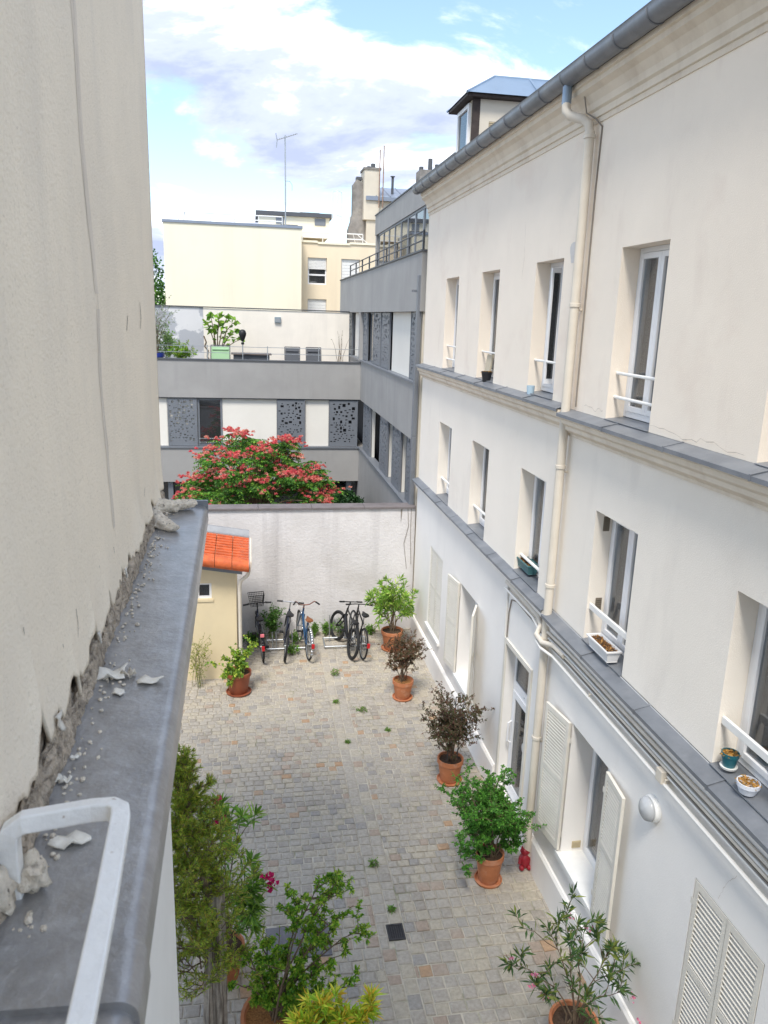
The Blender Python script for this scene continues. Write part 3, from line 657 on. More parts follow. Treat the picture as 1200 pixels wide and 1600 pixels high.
# ---- dormer on the roof
DX, DY0, DY1 = 4.0, 14.70, 15.80
mb = MB().ext_y([(DX, 9.7), (DX, 10.86), (7.0, 10.86), (7.0, 9.7)], DY0, DY1)
dm = mb.build('dormer', M_oldcream, RB)
MB().box((DX - 0.02, DY0 + 0.22, 10.0), (DX - 0.003, DY1 - 0.2, 10.74)).build('dormer_window', M_glassd, dm)
ring(MB(), DX - 0.05, DX + 0.0, DY0 + 0.16, DY1 - 0.14, 9.9, 10.82, 0.07).build('dormer_frame', M_pvc, dm)
MB().box((DX - 0.03, DY0 - 0.012, 9.8), (DX + 0.12, DY0 - 0.002, 10.86)).build('dormer_slate_edge', M_darkwood, dm)
MB().box((DX - 0.16, DY0 - 0.13, 10.865), (7.0, DY1 + 0.13, 10.915)).build('dormer_eave', M_darkwood, dm)
ym = (DY0 + DY1) / 2; e = 0.18
A, B, C_, D_ = (DX - e, DY0 - e, 10.917), (DX - e, DY1 + e, 10.917), (7.0, DY1 + e, 10.917), (7.0, DY0 - e, 10.917)
P1, P2 = (4.52, ym, 11.40), (7.0, ym, 11.40)
MB().poly([A, B, P1]).poly([A, P1, P2, D_]).poly([B, C_, P2, P1]).build('dormer_roof', M_zincblue, dm)
hip = [(A, P1), (B, P1), (P1, P2)] + [((x, DY0 - e, 10.94), (x, ym, 11.40)) for x in (5.2, 6.0)]
for p, q in hip: MB().tube([p, q], 0.022, 6).build('standing_seam', M_zincblue, dm)
vg = MB().box((4.30, DY0 - 0.008, 10.38), (4.42, DY0 - 0.002, 10.50)).build('vent_grille', M_vent, dm)
for q in range(4): MB().box((4.305, DY0 - 0.016, 10.39 + q * 0.028), (4.415, DY0 - 0.008, 10.405 + q * 0.028)).build('louvre', M_ventc, RB)

# ================================================================== left building (close, roughcast)
LB = thing('roughcast_building', 'tall beige roughcast building with peeling foot, close on the left', 'building', (-0.385, 0, 0), rot=(0, 0, 0.0168))
YE = 3.84; ZL = 6.10; LW = 0.236
wl_ = MB()
wl_.poly([(0, -6, ZL - 0.05), (0, YE, ZL - 0.05), (0, YE, 14), (0, -6, 14)]); wl_.poly([(0, YE, ZL - 0.05), (-5, YE, ZL - 0.05), (-5, YE, 14), (0, YE, 14)])
wl_.build('backing_wall', M_mortar, LB, local=True)
lo_ = MB(); lo_.poly([(-0.012, -6, -0.05), (-0.012, YE, -0.05), (-0.012, YE, ZL - 0.05), (-0.012, -6, ZL - 0.05)]); lo_.poly([(-0.012, YE, -0.05), (-5, YE, -0.05), (-5, YE, ZL - 0.05), (-0.012, YE, ZL - 0.05)])
lo_.build('lower_wall', M_lowwall, LB, local=True)
MB().box((-5, -6, 13.95), (0, YE, 14.1)).build('roof', M_zinc, LB, local=True)
# roughcast skin with a broken, curling lower edge
pr_ = random.Random(3)
ny = 420
ys = [-1.0 + (YE + 1.0) * (k / ny) for k in range(ny + 1)]
def vn(x, s):                              # cheap value noise
    i = math.floor(x); f = x - i; f = f * f * (3 - 2 * f)
    h = lambda n: (math.sin(n * 127.1 + s * 311.7) * 43758.5453) % 1.0
    return h(i) * (1 - f) + h(i + 1) * f
NOTCH = [(1.36, 0.07, 0.12), (1.63, 0.05, 0.045), (1.90, 0.06, 0.045), (2.14, 0.05, 0.035), (2.42, 0.045, 0.05), (1.50, 0.04, 0.03), (2.9, 0.06, 0.03), (1.12, 0.06, 0.04), (3.3, 0.08, 0.03)]
edge = []
for y in ys:
    e_ = 0.030 + 0.045 * vn(y * 7, 1) ** 2 + 0.030 * vn(y * 26, 2) ** 2 + 0.014 * vn(y * 80, 3)
    for c0, w0, h0 in NOTCH:
        t = abs(y - c0) / w0
        if t < 1: e_ += h0 * (1 - t) ** 0.8 * (0.75 + 0.5 * vn(y * 60, 5))
    edge.append(ZL + 0.012 + e_)
sk = MB(); rows = [0.0, 0.012, 0.03, 0.06, 0.11, 0.2]
nr = len(rows) + 2
for k, y in enumerate(ys):
    curl = 0.003 + 0.022 * max(0, vn(y * 9, 8) - 0.55) * 2 + 0.006 * vn(y * 33, 9)
    for r_i, dz in enumerate(rows):
        q = (1 - dz / 0.2) ** 2
        sk.v.append((0.012 + curl * q + 0.0025 * q * vn(y * 40 + dz * 90, 4), y, edge[k] + dz))
    sk.v.append((0.012, y, ZL + 0.75)); sk.v.append((0.012, y, 14.0))
for k in range(ny):
    for r_i in range(nr - 1): sk.f.append((k * nr + r_i, (k + 1) * nr + r_i, (k + 1) * nr + r_i + 1, k * nr + r_i + 1))
i0 = len(sk.v)
sk.v += [(0.012, YE + 0.012, ZL + 0.05), (0.012, YE + 0.012, 14), (-5, YE + 0.012, 14), (-5, YE + 0.012, ZL + 0.05)]
sk.f.append((i0, i0 + 1, i0 + 2, i0 + 3))
so = sk.build('roughcast_skin', M_stucco, LB, local=True, smooth=True, ang=50); so['label'] = 'roughcast with a broken, curling lower edge'
sd = so.modifiers.new('thick', 'SOLIDIFY'); sd.thickness = 0.007; sd.offset = -1
# exposed mortar fillet along the ledge
ft = MB(); nn = 330; mm_ = 9
for k in range(nn + 1):
    y = -0.6 + (YE - 0.1 + 0.6) * k / nn
    for j in range(mm_ + 1):
        a = math.pi / 2 * j / mm_
        rr_ = 0.020 + 0.016 * vn(y * 11, 21) + 0.010 * vn(y * 37 + j, 22) + 0.008 * vn(y * 90 + j * 3.1, 23)
        ft.v.append((rr_ * math.sin(a) * 0.80 + 0.003, y, ZL - 0.004 + rr_ * math.cos(a) * 1.9))
for k in range(nn):
    for j in range(mm_): ft.f.append((k * (mm_ + 1) + j, (k + 1) * (mm_ + 1) + j, (k + 1) * (mm_ + 1) + j + 1, k * (mm_ + 1) + j + 1))
ft.build('mortar_fillet', M_mortar, LB, local=True)
# hand-filled crack bands on the roughcast
def band(pts, w, m_, x=0.0128, name='crack_band'):
    mb = MB()
    for (y, z), (y2, z2) in zip(pts, pts[1:]):
        n = 10
        for q in range(n):
            a, b = q / n, (q + 1) / n
            ya, za_, yb, zb_ = y + (y2 - y) * a, z + (z2 - z) * a, y + (y2 - y) * b, z + (z2 - z) * b
            wa, wb = w * (0.8 + 0.5 * vn(za_ * 19, 31)), w * (0.8 + 0.5 * vn(zb_ * 19, 31)); ja, jb = 0.012 * (vn(za_ * 13, 32) - .5), 0.012 * (vn(zb_ * 13, 32) - .5)
            mb.poly([(x, ya - wa + ja, za_), (x, ya + wa + ja, za_), (x, yb + wb + jb, zb_), (x, yb - wb + jb, zb_)])
    return mb.build(name, m_, LB, local=True)
band([(2.28, 7.04), (2.19, 7.4), (2.18, 8.0), (2.17, 9.0), (2.16, 13.9)], 0.030, M_skim)
band([(2.35, 6.36), (2.30, 6.6), (2.26, 6.8), (2.285, 7.0)], 0.020, M_skim)
for pts, w in (([(2.36, 6.32), (2.305, 6.62), (2.265, 6.8), (2.285, 7.03), (2.20, 7.2), (2.185, 7.4), (2.18, 7.7), (2.17, 9)], 0.0009), ([(3.23, 6.93), (3.27, 6.97), (3.25, 7.03)], 0.004), ([(2.84, 6.93), (2.88, 6.98)], 0.004), ([(2.30, 6.2), (2.33, 6.27), (2.31, 6.31)], 0.003), ([(2.62, 6.2), (2.60, 6.26)], 0.003), ([(3.1, 6.25), (3.14, 6.31)], 0.004), ([(1.62, 6.26), (1.60, 6.31)], 0.002), ([(1.74, 6.24), (1.76, 6.29), (1.75, 6.33)], 0.0018), ([(2.05, 6.22), (2.04, 6.27), (2.07, 6.33)], 0.002), ([(1.30, 6.36), (1.34, 6.40), (1.33, 6.46)], 0.0018), ([(2.8, 6.22), (2.83, 6.30)], 0.003)):
    band(pts, w, M_crack if w > 0.001 else mat('crack_soft', (0.36, 0.325, 0.28), 1.0, 0.2, 30), 0.0136, 'crack')
# peeling curls of paint hanging at the foot
for q, (y, z, s) in enumerate(((1.47, 6.19, 0.030), (1.93, 6.175, 0.025), (2.44, 6.18, 0.022))):
    mb = MB(); n = 7
    for a in range(n + 1):
        for b in range(4):
            t = a / n; hw = s * 0.5 * (1 - 0.6 * t) ; 
            mb.v.append((0.020 + 0.022 * s / 0.1 * t * t + 0.006 * vn(a * 2.1 + b, q), y + (b / 3 - 0.5) * 2 * hw + 0.012 * vn(a * 1.7, q + 3), z + s * 0.8 - s * 1.3 * t))
    for a in range(n):
        for b in range(3): mb.f.append((a * 4 + b, a * 4 + b + 1, (a + 1) * 4 + b + 1, (a + 1) * 4 + b))
    o = mb.build('paint_curl', M_paintw, LB, local=True, smooth=True); sd = o.modifiers.new('t', 'SOLIDIFY'); sd.thickness = 0.004
# zinc ledge: sheets with turned lip; an overlap seam close to the camera
def ledge(y0, y1, dz, w):
    n = 16; pts = [(0.0, ZL + dz + 0.012), (w - 0.035, ZL + dz - 0.002)]
    for k in range(7):
        a = math.pi / 2 * k / 6; pts.append((w - 0.030 + 0.030 * math.sin(a), ZL + dz - 0.032 + 0.030 * math.cos(a)))
    pts += [(w + 0.002, ZL + dz - 0.075), (w - 0.004, ZL + dz - 0.075), (w - 0.012, ZL + dz - 0.04), (0, ZL + dz - 0.02)]
    return MB().ext_y(pts, y0, y1)
ledge(0.965, YE - 0.14, 0.0, LW).build('zinc_ledge', M_zinc_ledge, LB, local=True, smooth=True, ang=25)
ledge(0.875, 0.985, 0.007, LW + 0.006).build('zinc_overlap', M_zinc_ledge, LB, local=True, smooth=True, ang=25)
ledge(-1.0, 0.88, -0.004, LW).build('zinc_ledge', M_zinc_ledge, LB, local=True, smooth=True, ang=25)
MB().box((0.0, YE - 0.155, ZL - 0.04), (LW + 0.002, YE - 0.135, ZL + 0.022)).build('end_upstand', M_zinc, LB, local=True)
MB().box((0.0, -1, ZL - 0.16), (LW - 0.06, YE - 0.16, ZL - 0.035)).build('ledge_moulding', M_lowwall, LB, local=True)
# window guard bar bent out from the wall
zb = 6.235
bar = [(0.030, 1.098, ZL - 0.01), (0.030, 1.098, zb - 0.04), (0.034, 1.098, zb - 0.012), (0.052, 1.099, zb), (0.150, 1.112, zb + 0.002), (0.180, 1.110, zb + 0.003), (0.194, 1.098, zb + 0.003), (0.198, 1.075, zb + 0.003), (0.203, 0.90, zb + 0.002), (0.206, 0.60, zb), (0.208, 0.2, zb)]
MB().tube(bar, 0.0205, 4, flat=1.0).build('guard_bar', M_barw, LB, local=True, bevel=0.005)

# ================================================================== boundary wall
WY = 16.30
BW = thing('boundary_wall', 'stained white roughcast wall with grey capping behind the bicycles', 'wall', (1.0, WY, 0))
nx, nz = 60, 36
mb = MB(); r_ = np.random.default_rng(2)
mb.box((-4.5, WY, -0.05), (3.60, WY + 0.30, 2.90)).build('wall', M_boundary, BW)
cxs = np.linspace(-4.5, 3.60, 8)
for a, b in zip(cxs, cxs[1:]): MB().box((a + 0.002, WY - 0.045, 2.905), (b - 0.002, WY + 0.345, 2.955)).build('capping', M_cap, BW, bevel=0.008)
for x, z0 in ((3.28, 2.55),): MB().poly([(x - 0.02, WY - 0.004, 2.88), (x + 0.02, WY - 0.004, 2.9), (x + 0.012, WY - 0.004, 2.76), (x - 0.005, WY - 0.004, z0)]).build('dark_stain', M_crack, BW)
MB().tube([(3.42, WY - 0.01, 2.95), (3.45, WY - 0.01, 2.5), (3.36, WY - 0.01, 2.1), (3.44, WY - 0.01, 1.5)], 0.006, 5).build('cable', M_cable, BW)
MB().tube([(3.50, WY - 0.01, 2.95), (3.50, WY - 0.01, 2.3), (3.54, WY - 0.01, 1.6)], 0.006, 5).build('cable', M_cable, BW)
MB().box((-0.2, WY - 0.06, -0.03), (3.58, WY - 0.002, 0.045)).build('footing', M_joint, BW)

# ================================================================== shed with orange tiles
SX, SY = -0.32, 14.22
SH = thing('tiled_shed', 'small yellow lean-to shed with orange tiled roof in the left corner', 'shed', (-1.0, SY, 0))
mb = MB(); X0 = -3.4
win = (-1.06, -0.78, 1.68, 2.00)
xs = [X0, win[0], win[1], SX]; zs = [-0.05, win[2], win[3], 2.28]
for i in range(3):
    for j in range(3):
        if i == 1 and j == 1: continue
        mb.poly([(xs[i], SY, zs[j]), (xs[i + 1], SY, zs[j]), (xs[i + 1], SY, zs[j + 1]), (xs[i], SY, zs[j + 1])])
for p in ([(win[0], win[2]), (win[1], win[2])], [(win[1], win[2]), (win[1], win[3])], [(win[1], win[3]), (win[0], win[3])], [(win[0], win[3]), (win[0], win[2])]):
    (xa, za1), (xb, zb1) = p; mb.poly([(xa, SY, za1), (xb, SY, zb1), (xb, SY + 0.12, zb1), (xa, SY + 0.12, za1)])
mb.poly([(SX, SY, -0.05), (SX, 15.4, -0.05), (SX, 15.4, 2.30), (SX, SY, 2.28)])
mb.build('wall', M_shed, SH)
MB().box((X0, SY + 0.13, 0), (-0.34, 15.38, 2.19)).build('lining', M_dark, SH)
def ring_y(mb, y0, y1, x0, x1, z0, z1, t):
    mb.box((x0, y0, z0), (x0 + t, y1, z1)); mb.box((x1 - t, y0, z0), (x1, y1, z1)); mb.box((x0 + t, y0, z0), (x1 - t, y1, z0 + t)); mb.box((x0 + t, y0, z1 - t), (x1 - t, y1, z1)); return mb
wd = ring_y(MB(), SY + 0.05, SY + 0.11, win[0], win[1], win[2], win[3], 0.045).build('window', M_pvc, SH)
MB().box((win[0] + 0.04, SY + 0.08, win[2] + 0.04), (win[1] - 0.04, SY + 0.09, win[3] - 0.04)).build('pane', M_glassd, wd)
MB().box((win[0] - 0.03, SY - 0.02, win[2] - 0.05), (win[1] + 0.03, SY + 0.05, win[2] - 0.001)).build('sill', M_shed, wd)
# tile strips: each strip a run of interlocking ridged tiles ending in a rounded nose
RT, RE = (15.12, 2.63), (13.98, 2.50)        # top and eave of the slope (y, z)
def slope(t, lift=0.0): return (RT[0] + (RE[0] - RT[0]) * t, RT[1] + (RE[1] - RT[1]) * t + lift)
tw = 0.315
def sheared(mb):                              # the roof also falls gently towards its right-hand verge
    mb.v = [(x, y, z - 0.16 * (x - SX - 0.22)) for x, y, z in mb.v]; return mb
x1 = SX + 0.25
while x1 > X0:
    x0 = x1 - tw + 0.010
    nseg = 9
    for q in range(nseg):
        a, b = slope(q / nseg), slope((q + 1) / nseg)
        sheared(MB().ext_x([(a[0], a[1] + 0.008), (b[0] + 0.02, b[1] + 0.030), (b[0], b[1] + 0.030), (b[0], b[1] + 0.008), (a[0], a[1] - 0.012)], x0, x1)).build('roof_tile', M_tile, SH, bevel=0.003)
    yb, zb1 = slope(1.0); nose = [(yb + 0.02, zb1 + 0.026)]
    for a in np.linspace(R(90), R(250), 12): nose.append((yb - 0.02 + 0.115 * math.cos(a), zb1 - 0.09 + 0.115 * math.sin(a)))
    nose.append((yb + 0.02, zb1 - 0.19))
    sheared(MB().ext_x(nose, x0, x1)).build('nose_tile', M_tile, SH, smooth=True, ang=50)
    x1 -= tw
sheared(MB().ext_x([(15.30, 2.745), (15.24, 2.745), (15.12, 2.675), (15.06, 2.665), (15.06, 2.64), (15.30, 2.60)], X0, SX + 0.26)).build('flashing', M_zinc_lip, SH)
sheared(MB().box((X0, SY - 0.06, 2.16), (SX + 0.12, SY - 0.004, 2.25))).build('fascia', M_zinc, SH)
sheared(MB().box((X0, SY + 0.002, 2.20), (SX - 0.002, 15.4, 2.52))).build('roof_bed', M_shed, SH)
MB().tube([(SX + 0.285, 15.1, 2.62), (SX + 0.285, 14.0, 2.46), (SX + 0.26, 13.98, 2.28)], 0.022, 8).build('verge_trim', M_pipe, SH, smooth=True)
MB().tube([(SX + 0.25, 14.0, 2.30), (SX + 0.22, 14.04, 2.20), (SX + 0.10, 14.10, 2.08), (SX + 0.07, 14.14, 1.96), (SX + 0.07, 14.15, 0.0)], 0.035, 12).build('downpipe', M_pipe, SH, smooth=True)
# ================================================================== grey building behind the wall
GB = thing('grey_clad_building', 'modern grey and white L-shaped building with perforated screens behind the wall', 'building', (0, 25.5, 0))
GY, WX, GXL = 25.5, 3.58, -9.0
def gbox(name, a, b, m_, bevel=0.0, parent=None): return MB().box(a, b).build(name, m_, parent or GB, bevel=bevel)
gbox('parapet_band', (GXL, GY, 4.34), (WX, GY + 0.25, 5.52), M_grey)
gbox('parapet_cap', (GXL, GY - 0.03, 5.522), (WX, GY + 0.28, 5.56), M_greyd)
gbox('lower_band', (GXL, GY, 1.58), (WX, GY + 0.25, 2.70), M_grey)
gbox('sill_strip', (GXL, GY - 0.04, 2.702), (WX - 0.03, GY + 0.30, 2.76), M_screen)
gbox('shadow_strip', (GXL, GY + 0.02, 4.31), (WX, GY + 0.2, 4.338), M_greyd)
gbox('terrace_floor', (GXL, GY + 0.25, 4.50), (WX, 28.3, 4.60), M_slab)
gbox('inner_slab', (GXL, GY + 0.25, 1.58), (WX + 0.3, 28.3, 1.7), M_dark)
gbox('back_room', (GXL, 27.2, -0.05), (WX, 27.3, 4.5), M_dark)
# infill panels and window on the back face
def infill(x0, x1): gbox('infill_panel', (x0 + 0.004, GY + 0.12, 2.762), (x1 - 0.004, GY + 0.2, 4.308), M_infill)
for a, b in ((GXL, -4.6), (-4.6, -2.66), (-2.66, -1.70), (-0.92, 0.84), (1.76, 2.56)): infill(a, b)
gw = ring_y(MB(), GY + 0.10, GY + 0.2, -1.70, -0.92, 2.77, 4.308, 0.06).build('window', M_screen, GB)
MB().box((-1.64, GY + 0.15, 2.83), (-0.98, GY + 0.165, 4.25)).build('pane', M_glassd, gw)
for z in (3.0, 2.88): MB().tube([(-1.68, GY + 0.06, z), (-0.94, GY + 0.06, z)], 0.009, 6).build('guard_rail', M_steel, gw)
# ground floor: posts and dark glazing set back
for x in (-6, -2.72, 0.2, 3.2): gbox('post', (x, GY + 0.15, -0.05), (x + 0.16, GY + 0.31, 1.578), M_screen)
gbox('ground_glazing', (GXL, GY + 0.36, -0.05), (WX, GY + 0.38, 1.578), M_glassd)
# perforated screens: plate cut with rectangular holes, denser towards the top
def screen_mesh(seed, w, h, nxc=26, nzc=44):
    r_ = random.Random(seed); hole = [[False] * nzc for _ in range(nxc)]
    for _ in range(190):
        t = 1 - r_.random() ** 1.35 * 0.94
        j = int(t * (nzc - 4)) + 1; big = r_.random() < 0.15 + 0.5 * (t > 0.5)
        a = r_.choice((2, 3)) if big else r_.choice((1, 2)); b = r_.choice((2, 3)) if big else 1
        i = r_.randint(1, nxc - 2 - a)
        if any(hole[p][q] for p in range(max(0, i - 1), min(nxc, i + a + 1)) for q in range(max(0, j - 1), min(nzc, j + b + 1))): continue
        for p in range(i, min(i + a, nxc - 1)):
            for q in range(j, min(j + b, nzc - 1)): hole[p][q] = True
    mb = MB(); dx_, dz_ = w / nxc, h / nzc; th_ = 0.02
    for q in range(nzc):
        p = 0
        while p < nxc:
            if hole[p][q]: p += 1; continue
            e_ = p
            while e_ < nxc and not hole[e_][q]: e_ += 1
            for yy in (0, th_): mb.poly([(p * dx_, yy, q * dz_), (e_ * dx_, yy, q * dz_), (e_ * dx_, yy, (q + 1) * dz_), (p * dx_, yy, (q + 1) * dz_)])
            for xx in (p, e_): mb.poly([(xx * dx_, 0, q * dz_), (xx * dx_, th_, q * dz_), (xx * dx_, th_, (q + 1) * dz_), (xx * dx_, 0, (q + 1) * dz_)])
            p = e_
    for p in range(nxc):
        for q in range(1, nzc):
            if hole[p][q] != hole[p][q - 1]: mb.poly([(p * dx_, 0, q * dz_), ((p + 1) * dx_, 0, q * dz_), ((p + 1) * dx_, th_, q * dz_), (p * dx_, th_, q * dz_)])
    # folded edge frame
    mb.box((-0.02, -0.012, -0.015), (0.0, th_ + 0.02, h + 0.01)); mb.box((w, -0.012, -0.015), (w + 0.02, th_ + 0.02, h + 0.01))
    return mb
def screen(seed, w, h, loc, rotz=0.0):
    o = screen_mesh(seed, w, h).build('perforated_screen', M_screen, GB, local=True)
    g0 = ORIG[GB.name]; o.location = tuple(loc[i] - g0[i] for i in range(3)); o.rotation_euler = (0, 0, rotz); return o
screen(1, 0.88, 1.52, (-2.62, GY + 0.05, 2.772))
screen(2, 0.88, 1.52, (0.86, GY + 0.05, 2.772)); screen(3, 0.92, 1.52, (2.58, GY + 0.05, 2.772))
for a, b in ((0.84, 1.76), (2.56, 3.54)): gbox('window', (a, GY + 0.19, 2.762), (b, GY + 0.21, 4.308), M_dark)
# wing along the right
Yn, Yf = 16.66, 31.4
gbox('wing_band', (WX, Yn, 4.34), (WX + 0.25, Yf, 5.60), M_grey)
gbox('wing_band', (WX + 0.001, Yn, -0.05), (WX + 0.25, Yf, 2.72), M_grey)
gbox('wing_top_band', (WX - 0.05, Yn - 0.3, 7.16), (WX + 0.25, Yf, 8.36), M_grey)
gbox('wing_top_cap', (WX - 0.08, Yn - 0.33, 8.362), (WX + 0.28, Yf + 0.02, 8.40), M_greyd)
for z in (5.602, 2.722): gbox('wing_sill', (WX - 0.04, Yn, z), (WX + 0.2, GY - 0.04 if z < 4 else Yf, z + 0.05), M_screen)
gbox('wing_near_end', (WX + 0.03, 16.40, -0.05), (WX + 0.3, Yn - 0.002, 8.3), M_oldcream)
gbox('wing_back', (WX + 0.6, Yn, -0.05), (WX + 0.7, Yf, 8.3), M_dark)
gbox('wing_far_end', (WX + 0.002, Yf - 0.3, -0.05), (WX + 6, Yf - 0.002, 8.3), M_grey)
gbox('roof_deck', (WX + 0.25, Yn, 8.2), (12, Yf, 8.25), M_slab)
def wpanel(y0, y1, z0, z1): gbox('infill_panel', (WX + 0.12, y0 + 0.004, z0), (WX + 0.2, y1 - 0.004, z1), M_infill)
UZ = (5.655, 7.158); LZ = (2.775, 4.338)
for a, b in ((16.7, 17.8), (17.8, 20.45), (27.0, 27.9)): wpanel(a, b, *UZ)
for a, b in ((16.7, 17.7), (18.5, 19.6), (20.4, 21.7), (23.4, 24.95), (25.3, 25.45)): wpanel(a, b, *LZ)
for seed, (a, b) in zip((4, 5, 6, 7, 4), ((16.9, 17.75), (20.6, 21.85), (22.0, 23.3), (24.6, 25.7), (28.4, 29.4))): screen(seed, b - a, 1.48, (WX + 0.06, b, 5.665), N90)
for seed, (a, b) in zip((8, 9, 10, 11), ((16.85, 17.7), (18.5, 19.6), (20.4, 21.6), (23.5, 24.95))): screen(seed, b - a, 1.54, (WX + 0.06, b, 2.785), N90)
w_ = gbox('window', (WX + 0.14, 23.4, 5.66), (WX + 0.2, 24.5, 7.15), M_screen)
MB().box((WX + 0.13, 23.46, 5.72), (WX + 0.139, 24.44, 7.1)).build('pane', M_glassd, w_)
w_ = gbox('window', (WX + 0.14, 26.2, 5.0), (WX + 0.2, 26.95, 7.15), M_screen)
MB().box((WX + 0.13, 26.26, 5.05), (WX + 0.139, 26.9, 7.1)).build('pane', M_glassd, w_)
gbox('corner_post', (WX - 0.06, GY + 0.02, 5.6), (WX + 0.1, GY + 0.2, 7.158), M_grey)
for (z0, z1) in ((2.6, 4.5), (4.5, 7.9)): gbox('downpipe', (WX - 0.10, 16.44, z0), (WX + 0.0, 16.56, z1 - 0.004), M_screen, 0.01)
gbox('fixing', (WX - 0.20, 16.58, 7.55), (WX - 0.04, 16.62, 7.60), M_screen)
# top terrace railing of the wing
rl = MB()
for z in (8.60, 8.78): rl.tube([(WX + 0.0, Yn - 0.2, z), (WX + 0.0, 28.7, z)], 0.018, 6)
rl.build('roof_rail', M_greyd, GB)
for y in np.linspace(Yn - 0.15, 28.7, 9): gbox('rail_post', (WX - 0.02, y - 0.02, 8.40), (WX + 0.02, y + 0.02, 8.80), M_greyd)
# glazed penthouse set back on the wing
PX = 5.0
gbox('penthouse_fascia', (PX - 0.02, 18.5, 10.18), (PX + 0.4, 32.2, 10.92), M_grey)
gbox('penthouse_cap', (PX - 0.05, 18.5, 10.922), (12, 32.25, 10.96), M_greyd)
gbox('penthouse_back', (PX + 0.8, 18.5, 8.25), (PX + 0.9, 32, 10.2), M_inner)
gbox('penthouse_end', (PX, 31.9, 8.25), (12, 32.15, 10.9), M_grey)
ey = np.linspace(18.6, 31.5, 12)
for a, b in zip(ey, ey[1:]):
    f_ = ring(MB(), PX + 0.02, PX + 0.1, a + 0.002, b - 0.002, 8.26, 10.178, 0.07).build('glazing', M_screen, GB)
    MB().box((PX + 0.04, a + 0.06, 8.32), (PX + 0.055, b - 0.06, 10.11)).build('pane', glass('sky_glass', (0.3, 0.32, 0.35), 1.0), f_)
# terrace end wall and wires
TW = thing('terrace_end_wall', 'beige rendered wall closing the back of the roof terrace', 'wall', (0, 28.3, 4.6))
MB().box((-1.60, 28.3, 4.6), (WX - 0.06, 28.5, 7.14)).build('wall', M_twall, TW)
MB().box((-9.0, 28.303, 4.6), (-1.602, 28.5, 7.16)).build('patched_wall', M_twall2, TW)['label'] = 'grey patched stretch of wall'
MB().box((-9.0, 28.26, 7.162), (WX - 0.06, 28.54, 7.20)).build('capping', M_greyd, TW)
bx = MB().box((0.86, 28.22, 6.72), (1.08, 28.296, 6.92)).build('wall_light', mat('light_housing', (0.25, 0.30, 0.33), 0.5), bevel=0.01); tag(bx, 'small square grey wall light on the beige terrace wall', 'wall light')
MB().box((0.89, 28.214, 6.75), (1.05, 28.219, 6.86)).build('lens', M_steel, bx)
cr = MB().tube([(-1.6, 28.29, 6.2), (-1.52, 28.29, 6.0), (-1.58, 28.29, 5.85), (-1.46, 28.29, 5.7), (-1.5, 28.29, 5.5), (-1.40, 28.29, 5.35), (-1.44, 28.29, 4.62)], 0.022, 6).build('climbing_stem', M_stem); tag(cr, 'bare twisted climbing stem against the terrace wall', 'plant stem')
RW = thing('terrace_railing', 'thin steel posts with two wires along the terrace parapet', 'railing', (0, GY + 0.15, 5.56))
for z in (5.76, 5.96): MB().tube([(-9, GY + 0.12, z), (WX - 0.06, GY + 0.12, z)], 0.009, 5).build('wire', M_steel, RW)
for x in (-8, -5.4, -3.0, -1.35, 0.55 , 2.2): MB().box((x - 0.014, GY + 0.105, 5.56), (x + 0.014, GY + 0.135, 6.0)).build('post', M_steel, RW)
# terrace furniture
M_gcloth = mat('green_cloth', (0.30, 0.46, 0.27), 0.8); M_gycloth = mat('grey_cloth', (0.09, 0.095, 0.105), 0.8); M_tw = mat('table_wood', (0.16, 0.13, 0.115), 0.7)
def lounge(x, y, w, m_, label, back=0.42):
    t = thing('terrace_chair', label, 'chair', (x, y, 4.6), 'folding chairs on the roof terrace')
    fr = MB()
    for s in (-1, 1):
        fr.tube([(x + s * w / 2, y + 0.25, 5.0), (x + s * w / 2, y + 0.55, 5.95)], 0.015, 6); fr.tube([(x + s * w / 2, y - 0.25, 4.6), (x + s * w / 2, y + 0.3, 5.3)], 0.015, 6)
        fr.tube([(x + s * w / 2, y + 0.6, 4.6), (x + s * w / 2, y - 0.2, 5.05)], 0.015, 6)
    fr.tube([(x - w / 2, y + 0.55, 5.95), (x + w / 2, y + 0.55, 5.95)], 0.015, 6); fr.tube([(x - w / 2, y + 0.25, 4.95), (x + w / 2, y + 0.25, 4.95)], 0.015, 6)
    fr.build('frame', M_greyd, t)
    MB().poly([(x - w / 2 + 0.01, y + 0.27, 5.02), (x + w / 2 - 0.01, y + 0.27, 5.02), (x + w / 2 - 0.02, y + 0.54, 5.92), (x - w / 2 + 0.02, y + 0.54, 5.92)]).build('backrest', m_, t)
    MB().poly([(x - w / 2 + 0.01, y - 0.25, 5.04), (x + w / 2 - 0.01, y - 0.25, 5.04), (x + w / 2 - 0.01, y + 0.26, 5.0), (x - w / 2 + 0.01, y + 0.26, 5.0)]).build('seat', m_, t)
    MB().tube([(x - w / 2 + 0.05, y + 0.51, 5.82), (x + w / 2 - 0.05, y + 0.51, 5.82)], 0.04, 8).build('headrest', m_, t, smooth=True)
lounge(-0.98, 26.2, 0.62, M_gcloth, 'pale green folding chair behind the terrace parapet')
lounge(1.40, 26.2, 0.50, M_gycloth, 'left of the two dark grey chairs on the roof terrace'); lounge(2.12, 26.2, 0.50, M_gycloth, 'right of the two dark grey chairs on the roof terrace')
tb = thing('terrace_table', 'low dark wooden table between the chairs on the roof terrace', 'table', (0.0, 26.6, 4.6))
MB().box((-0.62, 26.3, 5.68), (0.70, 26.9, 5.73)).build('top', M_tw, tb)
MB().box((-0.55, 26.36, 5.5), (0.63, 26.84, 5.678)).build('apron', M_greyd, tb)
for x in (-0.5, 0.56):
    for y in (26.4, 26.78): MB().box((x - 0.03, y - 0.03, 4.6), (x + 0.03, y + 0.03, 5.498)).build('leg', M_tw, tb)
